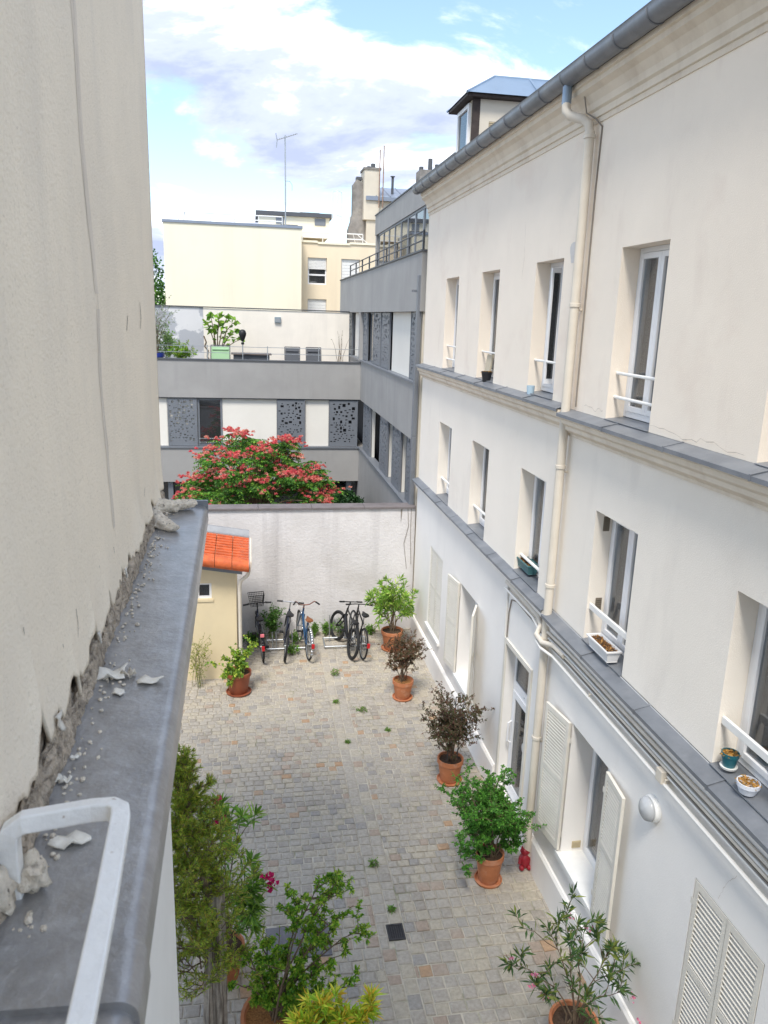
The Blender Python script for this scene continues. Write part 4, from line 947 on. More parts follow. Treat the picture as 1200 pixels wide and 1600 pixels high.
pb = thing('punching_ball', 'black pear-shaped punching ball on a stand, on the roof terrace', 'punching ball', (-0.24, 26.0, 4.6))
MB().lathe([(0.0, 0.0), (0.25, 0.0), (0.25, 0.08), (0.05, 0.13), (0.03, 0.16)], (-0.24, 26.0, 4.6), 16).build('base', M_black, pb, smooth=True)
MB().tube([(-0.24, 26.0, 4.75), (-0.24, 26.0, 6.15)], 0.018, 8).build('pole', M_steel, pb)
MB().lathe([(0.0, 0.0), (0.05, 0.005), (0.05, 0.07), (0.0, 0.08)], (-0.24, 26.0, 6.02), 12).build('spring', M_black, pb, smooth=True)
MB().lathe([(0.0, 0.0), (0.035, 0.01), (0.075, 0.09), (0.115, 0.2), (0.12, 0.27), (0.095, 0.34), (0.05, 0.375), (0, 0.385)], (-0.24, 26.0, 6.12), 16).build('ball', M_black, pb, smooth=True)

# ================================================================== pale buildings beyond
CB = thing('cream_block', 'cream blank-gabled block with white roof railing behind the terrace', 'building', (-0.7, 38, 0))
MB().box((-3.82, 38, -0.05), (2.42, 46, 10.9)).build('gable', M_cream, CB)
MB().box((-3.86, 37.95, 10.902), (2.46, 46.05, 11.02)).build('roof_edge', M_zincfar, CB)
w2 = [(2.83, 3.76, 8.50, 9.76), (4.48, 5.40, 8.50, 9.76), (2.83, 3.76, 6.55, 7.81), (4.48, 5.40, 6.55, 7.81)]
mb = MB(); XA, XB, YB = 2.421, 6.3, 39.6
xs = sorted({XA, XB, *[q for w in w2 for q in w[:2]]}); zs = sorted({-0.05, 10.45, *[q for w in w2 for q in w[2:]]})
for a, b in zip(xs, xs[1:]):
    for c, d in zip(zs, zs[1:]):
        if any(w[0] <= a and b <= w[1] and w[2] <= c and d <= w[3] for w in w2): continue
        mb.poly([(a, YB, c), (b, YB, c), (b, YB, d), (a, YB, d)])
for w in w2:
    for (p, q) in (((w[0], w[2]), (w[0], w[3])), ((w[1], w[2]), (w[1], w[3])), ((w[0], w[2]), (w[1], w[2])), ((w[0], w[3]), (w[1], w[3]))):
        mb.poly([(p[0], YB, p[1]), (q[0], YB, q[1]), (q[0], YB + 0.2, q[1]), (p[0], YB + 0.2, p[1])])
mb.box((XA, YB + 0.4, -0.05), (XB, 46, 10.44)); mb.build('windowed_wall', M_cream2, CB)['label'] = 'peach wall with windows'
for i, w in enumerate(w2):
    f_ = ring_y(MB(), YB + 0.13, YB + 0.2, *w, 0.07).box((w[0], YB + 0.12, w[2] + 0.42), (w[1], YB + 0.2, w[2] + 0.5)).build('window', M_pvc, CB)
    MB().box((w[0] + 0.06, YB + 0.15, w[2] + 0.06), (w[1] - 0.06, YB + 0.16, w[3])).build('pane', M_glassd, f_)
    zz0 = w[2] + (0.72 if i == 0 else 0.1)
    n_ = 8
    for q in range(n_): MB().box((w[0] + 0.02, YB + 0.08, zz0 + (w[3] - zz0) * q / n_ + 0.006), (w[1] - 0.02, YB + 0.11, zz0 + (w[3] - zz0) * (q + 1) / n_ - 0.002)).build('blind_slat', M_whitep, f_)
for a, b, z in ((2.42, 3.3, 10.45), (3.3, 4.9, 10.40), (4.9, 6.35, 10.45)): MB().box((a, YB - 0.06, z + 0.002), (b - 0.003, YB + 0.3, z + 0.10)).build('coping', M_cream, CB)
# roof box
MB().box((0.5, 41.5, 10.9), (4.05, 45, 11.83)).build('roof_room', M_cream, CB)
MB().box((0.35, 41.35, 11.832), (4.2, 45.1, 12.02)).build('roof_room_top', M_greyd, CB)
MB().box((2.6, 42.2, 12.022), (3.6, 43, 12.14)).build('roof_hatch', M_greyd, CB)
for a, b in ((1.35, 1.75), (3.3, 3.85)): MB().box((a, 41.47, 11.45), (b, 41.498, 11.78)).build('louvre_panel', M_screen, CB)
MB().box((1.5, 39.0, 11.02), (2.3, 39.8, 11.16)).build('roof_cowl', M_greyd, CB)
def white_rail(x0, x1, y, z, h, name='roof_railing', n=5):
    for zz1 in (z + h, z + h * 0.5): MB().tube([(x0, y, zz1), (x1, y, zz1)], 0.03, 5).build('roof_rail', M_whitep, CB)
    for x in np.linspace(x0, x1, n): MB().tube([(x, y, z), (x, y, z + h)], 0.02, 5).build('rail_post', M_whitep, CB)
white_rail(-2.85, 1.55, 38.6, 11.02, 0.42); white_rail(2.6, 5.6, 40.2, 10.5, 0.5, n=4)
for p in ([(-3.25, 38.6, 11.03), (-2.9, 38.6, 11.45), (-2.75, 38.6, 11.03)], [(-3.0, 39.2, 11.03), (-2.9, 38.6, 11.45)], [(5.3, 40.2, 11.0), (5.9, 40.2, 10.55)], [(5.1, 40.2, 11.0), (5.3, 40.6, 10.55)]): MB().tube(p, 0.02, 5).build('rail_brace', M_whitep, CB)
ld = MB()
for x in (4.15, 4.62): ld.tube([(x, 41.2, 11.4), (x, 41.2, 13.1)], 0.018, 5)
ld.tube([(4.35, 40.7, 11.4), (4.35, 40.7, 13.1)], 0.018, 5)
for z in (11.45, 11.9, 13.05): ld.tube([(4.15, 41.2, z), (4.35, 40.7, z), (4.62, 41.2, z)], 0.015, 5)
ld.build('ladder_cage', M_whitep, CB)
an = thing('antenna_mast', 'tall thin television antenna mast on the cream roof', 'antenna', (1.68, 38.5, 11.0))
MB().tube([(1.70, 38.5, 11.0), (1.69, 38.5, 13.2), (1.68, 38.5, 14.95)], 0.032, 6).build('mast', M_steel, an)
MB().tube([(1.30, 38.5, 14.72), (2.25, 38.5, 15.05)], 0.022, 6).build('boom', M_steel, an)
for k in range(9):
    x = 1.32 + k * 0.105; z = 14.73 + k * 0.037
    MB().tube([(x, 38.28 - 0.0, z - 0.02), (x, 38.72, z + 0.02)], 0.010, 5).build('element', M_steel, an)
MB().tube([(1.28, 38.5, 14.4), (1.32, 38.5, 14.72), (1.26, 38.5, 15.0)], 0.02, 5).build('reflector', M_steel, an)
MB().tube([(1.68, 38.5, 13.0), (1.90, 38.5, 13.0), (2.0, 38.5, 12.85), (2.0, 38.5, 12.6)], 0.014, 5).build('side_arm', M_steel, an)
# old house with chimney and zinc roof
OH = thing('old_chimney_house', 'old grey house with tall chimney and zinc mansard behind the glazed storey', 'building', (7, 44, 0))
MB().ext_y([(5.15, -0.05), (5.20, 11.5), (5.42, 12.2), (5.42, 13.75), (5.6, 14.0), (6.1, 13.8), (6.12, -0.05)], 43.0, 43.6).build('party_wall', M_oldwall, OH)
MB().box((6.121, 42.7, -0.05), (14, 50, 12.95)).build('front_wall', M_oldcream, OH)
MB().box((6.05, 42.5, 12.952), (14, 42.8, 13.15)).build('eave', M_zincfar, OH)
MB().poly([(6.1, 42.55, 13.16), (14, 42.55, 13.16), (14, 45.5, 14.05), (6.1, 45.5, 14.05)]).build('roof', M_zincfar, OH)
for x in np.arange(6.6, 14, 0.75): MB().tube([(x, 42.55, 13.175), (x, 45.5, 14.065)], 0.03, 5).build('standing_seam', M_zincfar, OH)
ch = MB().box((5.95, 42.6, 12.0), (6.78, 43.9, 14.45)).build('chimney', M_oldcream, OH)
MB().box((5.90, 42.55, 14.452), (6.83, 43.95, 14.55)).build('chimney_cap', M_oldwall, ch)
MB().tube([(6.45, 43, 14.55), (6.45, 43, 14.8)], 0.12, 10).build('chimney_pot', M_greyd, ch); MB().tube([(6.3, 43.5, 14.55), (6.3, 43.5, 14.75)], 0.1, 10).build('chimney_pot', M_greyd, ch)
MB().box((5.6, 43.1, 14.0), (5.9, 43.5, 14.15)).build('flue_stub', M_greyd, ch)
for x, z in ((6.72, 15.4), (6.92, 15.6)): MB().tube([(x, 42.45, 12.6), (x, 42.45, z)], 0.03, 6).build('flue_pipe', mat('rusty_pipe', (0.30, 0.20, 0.15), 0.7, 0.2, 6), OH)
MB().tube([(7.6, 43.5, 13.4), (7.6, 43.5, 14.3)], 0.07, 8).build('roof_vent', M_greyd, OH); MB().tube([(7.6, 43.5, 14.3), (7.6, 43.5, 14.34)], 0.13, 8).build('vent_cap', M_greyd, OH)
FC = thing('far_chimney_stack', 'dark far chimney stack peeping over the near gutter', 'chimney', (9.0, 40, 8))
MB().box((8.35, 40, 8), (9.6, 41, 14.15)).build('stack', M_oldwall, FC)
for x, z in ((8.5, 14.35), (8.95, 14.75), (9.3, 14.5)): MB().tube([(x, 40.5, 14.14), (x, 40.5, z)], 0.11, 8).build('chimney_pot', M_greyd, FC)
# ================================================================== plants
def leaf(mb, p, d, L, Wd, rg, col, droop=0.15, fold=0.25):
    d = d / (np.linalg.norm(d) + 1e-9)
    s = np.cross(d, rg.normal(0, 1, 3)); s /= np.linalg.norm(s) + 1e-9
    nrm = np.cross(s, d)
    i = len(mb.v); mid = p + d * L * 0.5
    tip = p + d * L; tip[2] -= droop * L
    mb.v += [tuple(p), tuple(mid + s * Wd / 2 + nrm * Wd * fold), tuple(tip), tuple(mid - s * Wd / 2 + nrm * Wd * fold)]
    mb.f.append((i, i + 1, i + 2, i + 3)); mb.c += [col] * 4
def pick(rg, pal):
    c = np.array(pal[rg.integers(len(pal))]); return tuple(c * rg.uniform(0.75, 1.3))
def curve(p0, p1, bow, rg, n=6, wob=0.02):
    p0, p1 = np.array(p0, float), np.array(p1, float); c = (p0 + p1) / 2 + np.array(bow)
    out = []
    for k in range(n + 1):
        t = k / n; q = (1 - t) ** 2 * p0 + 2 * t * (1 - t) * c + t * t * p1
        if 0 < k < n: q = q + rg.normal(0, wob, 3)
        out.append(q)
    return out
def twigs(fol, wood, pts, r0, rg, cfg, lvl):
    """leafy side twigs along a branch"""
    n = len(pts); L = sum(np.linalg.norm(pts[k + 1] - pts[k]) for k in range(n - 1))
    wood.tube(pts, [max(0.0018, r0 * (1 - 0.75 * k / (n - 1))) for k in range(n)], 5 if lvl == 0 else 4)
    mode = cfg['mode']; pal = cfg['pal']
    if lvl < cfg['lv']:
        for _ in range(cfg['nb'][lvl]):
            t = rg.uniform(cfg.get('t0', 0.35), 1.0); k = min(int(t * (n - 1)), n - 2); f = t * (n - 1) - k
            p = pts[k] * (1 - f) + pts[k + 1] * f; d = pts[k + 1] - pts[k]; d = d / np.linalg.norm(d)
            side = rg.normal(0, 1, 3); side[2] = side[2] * 0.5 + cfg.get('up', 0.35); side /= np.linalg.norm(side)
            dd = d * 0.5 + side * 0.9; dd /= np.linalg.norm(dd)
            l2 = L * cfg['ratio'] * rg.uniform(0.5, 1.15)
            e = p + dd * l2; e[2] += cfg.get('sag', 0.0) * l2
            twigs(fol, wood, curve(p, e, rg.normal(0, 0.08 * l2, 3), rg, 4, 0.04 * l2), r0 * 0.5, rg, cfg, lvl + 1)
    if lvl >= cfg.get('leaf_from', cfg['lv']):
        m = int(cfg['per'] * rg.uniform(0.8, 1.2))
        for q in range(m):
            if mode == 'whorl': t = 1 - rg.random() ** 1.8 * 0.55
            else: t = rg.uniform(0.1, 1.0)
            k = min(int(t * (n - 1)), n - 2); f = t * (n - 1) - k
            p = pts[k] * (1 - f) + pts[k + 1] * f; d = pts[k + 1] - pts[k]; d = d / (np.linalg.norm(d) + 1e-9)
            side = rg.normal(0, 1, 3); side /= np.linalg.norm(side)
            if mode == 'whorl': v = d * rg.uniform(0.3, 1.1) + side * 0.9 + np.array([0, 0, 0.15])
            elif mode == 'spray': v = d * 1.0 + side * 0.55
            else: v = d * 0.5 + side + np.array([0, 0, 0.2])
            leaf(fol, p, v, cfg['L'] * rg.uniform(0.65, 1.2), cfg['W'] * rg.uniform(0.7, 1.2), rg, pick(rg, pal), cfg.get('droop', 0.2))
def flowers(parent, pts, col, rg, r=0.035, n=9, name='flower'):
    for p in pts:
        mb = MB()
        for _ in range(n):
            d = rg.normal(0, 1, 3); d[2] = abs(d[2]) * 0.8 + 0.1
            leaf(mb, np.array(p) + rg.normal(0, r * 0.5, 3), d, r * rg.uniform(0.6, 1.2), r * 0.8, rg, tuple(np.array(col) * rg.uniform(0.75, 1.25)), 0.1)
        mb.build(name, M_petal, parent)
def plant(parent, base, targets, cfg, seed, r0=0.012, stem_m=None, bow=0.1, jit=0.03):
    rg = np.random.default_rng(seed); fol, wood = MB(), MB(); ends = []
    for t in targets:
        t = np.array(t, float); p0 = np.array(base, float) + np.array([rg.normal(0, jit), rg.normal(0, jit), 0])
        b = np.array([(p0[0] - t[0]) * 0.25, (p0[1] - t[1]) * 0.25, bow * np.linalg.norm(t - p0)])
        pts = curve(p0, t, b, rg, 6, 0.012); twigs(fol, wood, pts, r0, rg, cfg, 0); ends.append(t)
    wood.build('stems', stem_m or M_stem, parent, smooth=True)
    fo = fol.build('foliage', M_leaf, parent)
    return ends
def dome(c, rx, ry, z0, z1, n, seed, low=0.25):
    rg = np.random.default_rng(seed); out = []
    for k in range(n):
        a = 2.399 * k + rg.uniform(-0.4, 0.4); u = (k + 0.5) / n; r = math.sqrt(u)
        z = z0 + (z1 - z0) * (low + (1 - low) * math.sqrt(max(0, 1 - (r * 0.95) ** 2))) * rg.uniform(0.88, 1.05)
        out.append((c[0] + rx * r * math.cos(a), c[1] + ry * r * math.sin(a), z))
    return out
def pot_parts(t, c, r, h, m_, saucer=True, soil=None, rim=0.035):
    x, y, z = c
    if saucer: MB().lathe([(0, 0), (r * 0.92, 0), (r * 0.98, 0.03), (r * 0.92, 0.034), (r * 0.86, 0.012), (0, 0.012)], (x, y, z + 0.006), 24).build('saucer', m_, t, smooth=True); z += 0.02
    MB().lathe([(0, 0), (r * 0.66, 0), (r * 0.68, 0.01), (r * 0.93, h - rim * 2), (r, h - rim * 1.9), (r, h), (r * 0.90, h), (r * 0.88, h - 0.04), (r * 0.85, h - 0.05)], (x, y, z), 28).build('pot', m_, t, smooth=True, ang=35)
    sm = MB(); rr = random.Random(int(x * 1000)); n = 20
    sm.v.append((x, y, z + h - 0.03))
    for ring_r in (0.45, 0.88):
        for j in range(n): a = 2 * math.pi * j / n; sm.v.append((x + r * ring_r * math.cos(a), y + r * ring_r * math.sin(a), z + h - 0.045 + rr.uniform(-0.008, 0.012)))
    for j in range(n):
        sm.f.append((0, 1 + j, 1 + (j + 1) % n)); sm.f.append((1 + j, 1 + n + j, 1 + n + (j + 1) % n, 1 + (j + 1) % n))
    sm.build('soil', soil or M_soil, t)
    return (x, y, z + h - 0.045)
OLE = dict(mode='whorl', lv=1, nb=[5], ratio=0.45, per=34, L=0.13, W=0.024, t0=0.45, up=0.6, droop=0.12, leaf_from=0, pal=[(0.10, 0.19, 0.045), (0.16, 0.27, 0.06), (0.07, 0.14, 0.04), (0.24, 0.33, 0.08)])
BUSH = dict(mode='alt', lv=2, nb=[9, 5], ratio=0.42, per=18, L=0.034, W=0.018, t0=0.3, leaf_from=1, pal=[(0.095, 0.29, 0.04), (0.15, 0.38, 0.05), (0.065, 0.20, 0.03)])
RED = dict(BUSH, per=13, pal=[(0.13, 0.07, 0.05), (0.10, 0.10, 0.045), (0.18, 0.085, 0.055), (0.085, 0.11, 0.04)])
# pots along the right wall, far to near
t = thing('potted_oleander', 'bright green oleander in a terracotta pot in the far right corner', 'potted plant', (2.97, 15.30, 0), 'terracotta pots along the right wall')
b = pot_parts(t, (2.97, 15.30, 0), 0.24, 0.42, M_terra)
plant(t, b, dome((2.93, 15.28), 0.48, 0.36, 0.45, 1.36, 13, 1), dict(OLE, per=30, nb=[4], L=0.15, W=0.03, pal=[(0.20, 0.38, 0.05), (0.30, 0.48, 0.07), (0.13, 0.27, 0.04), (0.42, 0.54, 0.12)]), 21)
t = thing('potted_red_shrub', 'reddish brown small-leaved shrub in a terracotta pot before the oleander', 'potted plant', (2.78, 13.06, 0), 'terracotta pots along the right wall')
b = pot_parts(t, (2.78, 13.06, 0), 0.20, 0.36, M_terra, soil=M_drys)
plant(t, b, dome((2.80, 13.03), 0.36, 0.32, 0.45, 1.18, 10, 2), dict(RED, pal=[(0.17, 0.075, 0.045), (0.10, 0.08, 0.04), (0.20, 0.09, 0.05), (0.09, 0.10, 0.04)]), 22, 0.009)
t = thing('potted_dark_shrub', 'dark purplish open shrub with stakes in a terracotta pot, middle of the right row', 'potted plant', (3.00, 10.32, 0), 'terracotta pots along the right wall')
b = pot_parts(t, (3.00, 10.32, 0), 0.205, 0.38, M_terra)
plant(t, b, dome((2.98, 10.30), 0.44, 0.38, 0.42, 1.40, 14, 3), dict(RED, per=15), 23, 0.009)
for dx_, h in ((0.02, 1.45), (0.10, 1.3), (-0.05, 1.2)): MB().tube([(3.0 + dx_, 10.32, 0.35), (3.0 + dx_ * 1.5, 10.30, h)], 0.008, 6).build('stake', M_greyd, t)
flowers(t, [(2.97, 10.2, 0.52)], (0.55, 0.02, 0.05), np.random.default_rng(1), 0.03)
t = thing('potted_green_bush', 'bushy green shrub in a terracotta pot beside the red figurine', 'potted plant', (2.95, 8.10, 0), 'terracotta pots along the right wall')
b = pot_parts(t, (2.95, 8.10, 0), 0.185, 0.40, M_terra)
plant(t, b, dome((2.86, 8.06), 0.44, 0.42, 0.34, 1.40, 15, 4, 0.2) + [(2.45, 8.0, 1.2), (2.50, 7.95, 0.42), (3.22, 8.0, 0.6)], dict(BUSH, per=22, L=0.040, W=0.022), 24, 0.010)
t = thing('potted_pink_oleander', 'open pink-flowered oleander in a terracotta pot at the bottom right', 'potted plant', (3.02, 5.60, 0))
b = pot_parts(t, (3.02, 5.60, 0), 0.24, 0.46, M_terra, saucer=False)
OT = [(2.36, 5.62, 1.18), (2.72, 5.78, 1.42), (2.90, 5.74, 1.45), (3.08, 5.72, 1.36), (3.28, 5.6, 1.18), (3.45, 5.5, 0.86), (2.68, 5.5, 0.95), (3.05, 5.4, 0.85), (3.42, 5.65, 0.95)]
plant(t, b, OT, dict(OLE, nb=[3], per=26, L=0.13, W=0.022, t0=0.6, leaf_from=0, pal=[(0.06, 0.13, 0.035), (0.10, 0.18, 0.05), (0.045, 0.095, 0.03), (0.20, 0.24, 0.05)]), 25, 0.010)
flowers(t, [(2.32, 5.62, 1.25), (2.50, 5.5, 1.02), (2.62, 5.45, 0.96), (2.93, 5.74, 1.52), (3.1, 5.7, 1.42), (3.52, 5.45, 0.8), (2.56, 5.55, 1.1), (3.55, 5.35, 0.62)], (0.75, 0.22, 0.36), np.random.default_rng(2), 0.032)
bt = MB().tube([(3.33, 5.62, 0.05), (3.36, 5.48, 0.42)], [0.055, 0.055], 12).build('black_tube', M_black, smooth=True); tag(bt, 'short black plastic tube leaning on the wall behind the pink oleander', 'tube')
# left side
t = thing('potted_lime_shrub', 'lime green leafy plant in a brown pot by the yellow shed', 'potted plant', (-0.29, 13.62, 0))
b = pot_parts(t, (-0.29, 13.62, 0), 0.245, 0.42, M_plterra)
plant(t, b, [(-0.70, 13.5, 0.66), (-0.62, 13.5, 0.45), (-0.52, 13.45, 0.82), (-0.38, 13.55, 0.85), (-0.25, 13.6, 0.72), (-0.05, 13.6, 0.85), (-0.14, 13.5, 0.62), (-0.42, 13.4, 0.35), (-0.35, 13.35, 0.5), (-0.02, 13.7, 1.0)], dict(BUSH, lv=1, nb=[6], leaf_from=0, per=15, L=0.075, W=0.05, pal=[(0.18, 0.32, 0.04), (0.28, 0.42, 0.05), (0.12, 0.24, 0.03), (0.40, 0.48, 0.06)]), 26, 0.008, M_stemg)
t = thing('potted_magenta_oleander', 'oleander with magenta flowers beside the tall feathery conifer', 'potted plant', (-0.35, 7.05, 0))
b = pot_parts(t, (-0.35, 7.05, 0), 0.22, 0.4, M_terra, saucer=False)
plant(t, b, [(-0.30, 7.0, 1.90), (-0.16, 7.1, 1.84), (-0.02, 7.0, 1.22), (0.02, 6.9, 0.95), (0.10, 6.95, 1.20), (-0.36, 7.0, 1.92), (-0.12, 7.0, 1.4), (-0.5, 7.1, 2.0), (-0.15, 6.9, 1.1), (-0.03, 7.0, 0.65)], dict(OLE, nb=[2], ratio=0.22, per=36, L=0.17, W=0.026, t0=0.7, pal=[(0.17, 0.33, 0.05), (0.27, 0.44, 0.06), (0.12, 0.24, 0.04)]), 27, 0.012)
flowers(t, [(-0.40, 7.0, 2.20), (-0.38, 6.95, 2.0), (-0.36, 7.0, 1.97), (0.14, 6.95, 1.28), (0.15, 6.9, 1.23), (-0.6, 7.1, 2.15)], (0.58, 0.02, 0.14), np.random.default_rng(3), 0.065, 14)
# tall feathery conifer on a weathered trunk
t = thing('feathery_conifer', 'tall dark feathery conifer against the left building', 'conifer', (-0.42, 6.0, 0))
tk = MB(); n = 18; hh = 14
for k in range(hh + 1):
    z = 2.1 * k / hh; rad = 0.105 - 0.045 * (k / hh)
    for j in range(n):
        a = 2 * math.pi * j / n; q = rad * (1 + 0.28 * math.sin(a * 5 + 0.4 * z) + 0.12 * math.sin(a * 9 + 1.3 * z))
        tk.v.append((-0.40 + 0.02 * z + q * math.cos(a), 6.0 + q * math.sin(a), z))
for k in range(hh):
    for j in range(n): tk.f.append((k * n + j, k * n + (j + 1) % n, (k + 1) * n + (j + 1) % n, (k + 1) * n + j))
tk.build('trunk', M_trunk, t, smooth=True, ang=60)
rg = np.random.default_rng(40); fol, wood = MB(), MB()
CON = dict(mode='spray', lv=2, nb=[6, 7], ratio=0.50, per=22, L=0.048, W=0.0065, t0=0.15, up=0.5, leaf_from=1, droop=0.1, pal=[(0.30, 0.41, 0.04), (0.22, 0.33, 0.035), (0.42, 0.50, 0.06), (0.40, 0.33, 0.05), (0.14, 0.22, 0.03)])
for k in range(62):
    z = 1.0 + 2.1 * (k / 62) + rg.uniform(-0.08, 0.08); a = 2.399 * k
    f = 1 - max(0, (z - 1.6) / 1.75); r = 0.48 * max(0.14, f) * rg.uniform(0.45, 1.3)
    p0 = np.array([-0.44 - 0.06 * z, 6.0, z]); e = p0 + np.array([r * math.cos(a), r * math.sin(a), 0.16 + 0.2 * rg.random()])
    twigs(fol, wood, curve(p0, e, (0, 0, -0.04), rg, 5, 0.01), 0.008, rg, CON, 0)
wood.tube([(-0.40, 6, 1.9), (-0.55, 6.0, 2.6), (-0.60, 6.0, 3.2)], [0.05, 0.03, 0.01], 6)
wood.build('branches', M_stem, t); fol.build('foliage', M_leaf, t)
# large pomegranate-like bush in the big pot
t = thing('potted_large_bush', 'large spreading green bush in the wide terracotta pot at the bottom', 'potted plant', (0.17, 6.02, 0))
b = pot_parts(t, (0.17, 6.02, 0), 0.335, 0.52, M_terra, saucer=False, rim=0.03, soil=M_drys)
tg = [(-0.16, 6.25, 1.12), (-0.22, 6.1, 0.85), (0.02, 6.35, 1.12), (0.22, 6.4, 1.15), (0.40, 6.35, 1.45), (0.62, 6.35, 1.72), (0.78, 6.3, 1.66), (0.92, 6.2, 1.50), (1.0, 6.15, 1.25), (0.88, 6.1, 1.05), (0.95, 6.0, 0.75), (0.75, 5.95, 0.62), (0.62, 5.85, 0.55), (0.6, 6.2, 1.1), (0.50, 6.15, 0.9), (0.78, 6.25, 1.25), (-0.1, 6.4, 0.8), (0.55, 5.95, 0.75)]
plant(t, b, tg, dict(BUSH, lv=2, nb=[9, 4], ratio=0.23, per=15, L=0.048, W=0.022, t0=0.2, leaf_from=0, pal=[(0.17, 0.37, 0.03), (0.11, 0.27, 0.028), (0.27, 0.46, 0.04), (0.37, 0.50, 0.06)]), 28, 0.013, bow=0.18)
# yellow-green bamboo-like plant at the very bottom
t = thing('yellow_bamboo', 'yellow-green narrow-leaved plant at the bottom edge in front of the big pot', 'potted plant', (0.50, 4.95, 0))
b = pot_parts(t, (0.50, 4.95, 0), 0.26, 0.45, M_plterra, saucer=False)
plant(t, b, [(0.18, 4.95, 1.42), (0.30, 4.95, 1.46), (0.42, 5.0, 1.54), (0.54, 4.95, 1.52), (0.64, 5.0, 1.48), (0.76, 4.95, 1.46), (0.88, 5.0, 1.52), (0.95, 5.05, 1.58), (0.7, 4.85, 1.36), (0.4, 4.85, 1.36), (0.5, 5.05, 1.5)], dict(OLE, nb=[6], ratio=0.16, per=30, L=0.13, W=0.022, t0=0.7, pal=[(0.44, 0.62, 0.05), (0.62, 0.66, 0.06), (0.33, 0.54, 0.05), (0.72, 0.68, 0.08), (0.72, 0.48, 0.05)]), 29, 0.008, M_stemg)
# wild shrubs at the wall foot and in the joints
def weed(name, label, cat, c, h, w, n, seed, cfg=None, group='plants growing at the wall foot'):
    t = thing(name, label, cat, c, group)
    plant(t, c, dome((c[0], c[1]), w, w * 0.6, c[2] + h * 0.3, c[2] + h, n, seed), cfg or dict(BUSH, lv=1, nb=[6], leaf_from=0, per=14, L=0.06, W=0.028, pal=[(0.07, 0.20, 0.03), (0.12, 0.27, 0.04), (0.05, 0.13, 0.025)]), seed, 0.005, M_stemg, jit=w * 0.4)
weed('wall_shrub', 'knee-high green bush against the wall between the two left bicycles', 'shrub', (0.40, 16.05, 0), 0.72, 0.20, 12, 51)
weed('low_weed', 'dark green low clump at the shed corner beside the leftmost bicycle', 'weed', (-0.03, 15.75, 0), 0.25, 0.24, 10, 52)
lt = [(0.10, 0.24, 0.035), (0.18, 0.34, 0.05)]
LC = dict(BUSH, lv=1, nb=[5], leaf_from=0, per=10, L=0.05, W=0.025, pal=lt)
for q, (x, lab) in enumerate(((1.35, 'small green weed at the wall foot beside the leather-saddled bicycle'), (1.62, 'small yellow-green weed at the wall foot left of the bare rack post'), (1.92, 'small rounded green weed at the wall foot behind the second rack'), (2.62, 'low green weed strip at the wall foot beside the corner oleander'))):
    weed('low_weed', lab, 'weed', (x, 16.12, 0), (0.27, 0.30, 0.33, 0.16)[q], (0.10, 0.11, 0.14, 0.16)[q], 7, 60 + q, LC)
weed('low_weed', 'weed under the second bicycle from the left', 'weed', (0.80, 15.2, 0), 0.2, 0.12, 6, 66, LC); weed('low_weed', 'weed between the blue bicycle and the rack bar', 'weed', (0.88, 15.75, 0), 0.25, 0.10, 6, 67, LC)
GR = dict(BUSH, lv=0, nb=[], leaf_from=0, per=9, L=0.05, W=0.012, pal=lt)
for q, (x, y, h, w, lab) in enumerate(((1.61, 14.15, 0.13, 0.11, 'largest tuft of weed in the paving before the racks'), (1.50, 13.0, 0.05, 0.07, 'tiny weed in the channel past the racks'), (1.92, 12.66, 0.06, 0.16, 'flat dark weed in the joints right of the channel'), (1.52, 8.55, 0.10, 0.07, 'bright green weed in the channel above the drain'), (1.55, 11.6, 0.04, 0.05, 'thin weed in the channel, half way down the court'), (1.62, 7.75, 0.03, 0.05, 'small moss tuft beside the drain grate'), (2.3, 11.9, 0.03, 0.06, 'thin weed in the joints before the shuttered window'))):
    weed('joint_weed', lab, 'weed', (x, y, 0), h, w, 12, 80 + q, GR, 'weeds in the paving joints')
weed('shed_shrub', 'thin yellow-green shrub against the shed front, half behind the ledge', 'shrub', (-1.05, 13.9, 0), 0.95, 0.16, 10, 95, dict(BUSH, lv=1, nb=[5], leaf_from=0, per=9, L=0.05, W=0.018, pal=[(0.30, 0.32, 0.06), (0.22, 0.27, 0.05)]))
# silk tree with pink blossom behind the wall
t = thing('silk_tree', 'broad silk tree covered in pink blossom behind the boundary wall', 'tree', (0.2, 21.0, 0))
MB().tube([(0.2, 21.0, 0), (0.25, 21.0, 0.9), (0.1, 21, 1.7)], [0.14, 0.12, 0.09], 9).build('trunk', M_stem, t, smooth=True)
rg = np.random.default_rng(77); fol, wood, fl = MB(), MB(), []
PAL = [(0.06, 0.18, 0.025), (0.10, 0.25, 0.03), (0.04, 0.12, 0.02), (0.17, 0.34, 0.04)]
def crown_top(x, y):
    u = ((x - (-0.15)) / (1.95 if x < -0.15 else 2.75)) ** 2 + ((y - 20.9) / 1.9) ** 2 + 0.10 * math.sin(3.3 * x + 0.5) * math.sin(2.7 * y)
    return None if u > 1 else 1.25 + 2.6 * max(0.0, min(1.0, 1 - u)) ** 0.62 + 0.10 * math.sin(4.1 * x) * math.cos(3.1 * y)
for k in range(46):
    a = rg.uniform(0, 6.28); r = math.sqrt(rg.random()); x = (-0.15 + (1.9 if math.cos(a) < 0 else 2.7) * 0.9 * r * math.cos(a)); y = 20.9 + 1.7 * r * math.sin(a)
    zt = crown_top(x, y)
    if zt: wood.tube(curve((0.15, 21, 1.5), (x, y, zt - 0.15), (0, 0, 0.25), rg, 5, 0.05), [0.045, 0.035, 0.028, 0.02, 0.013, 0.008], 5)
clus = []
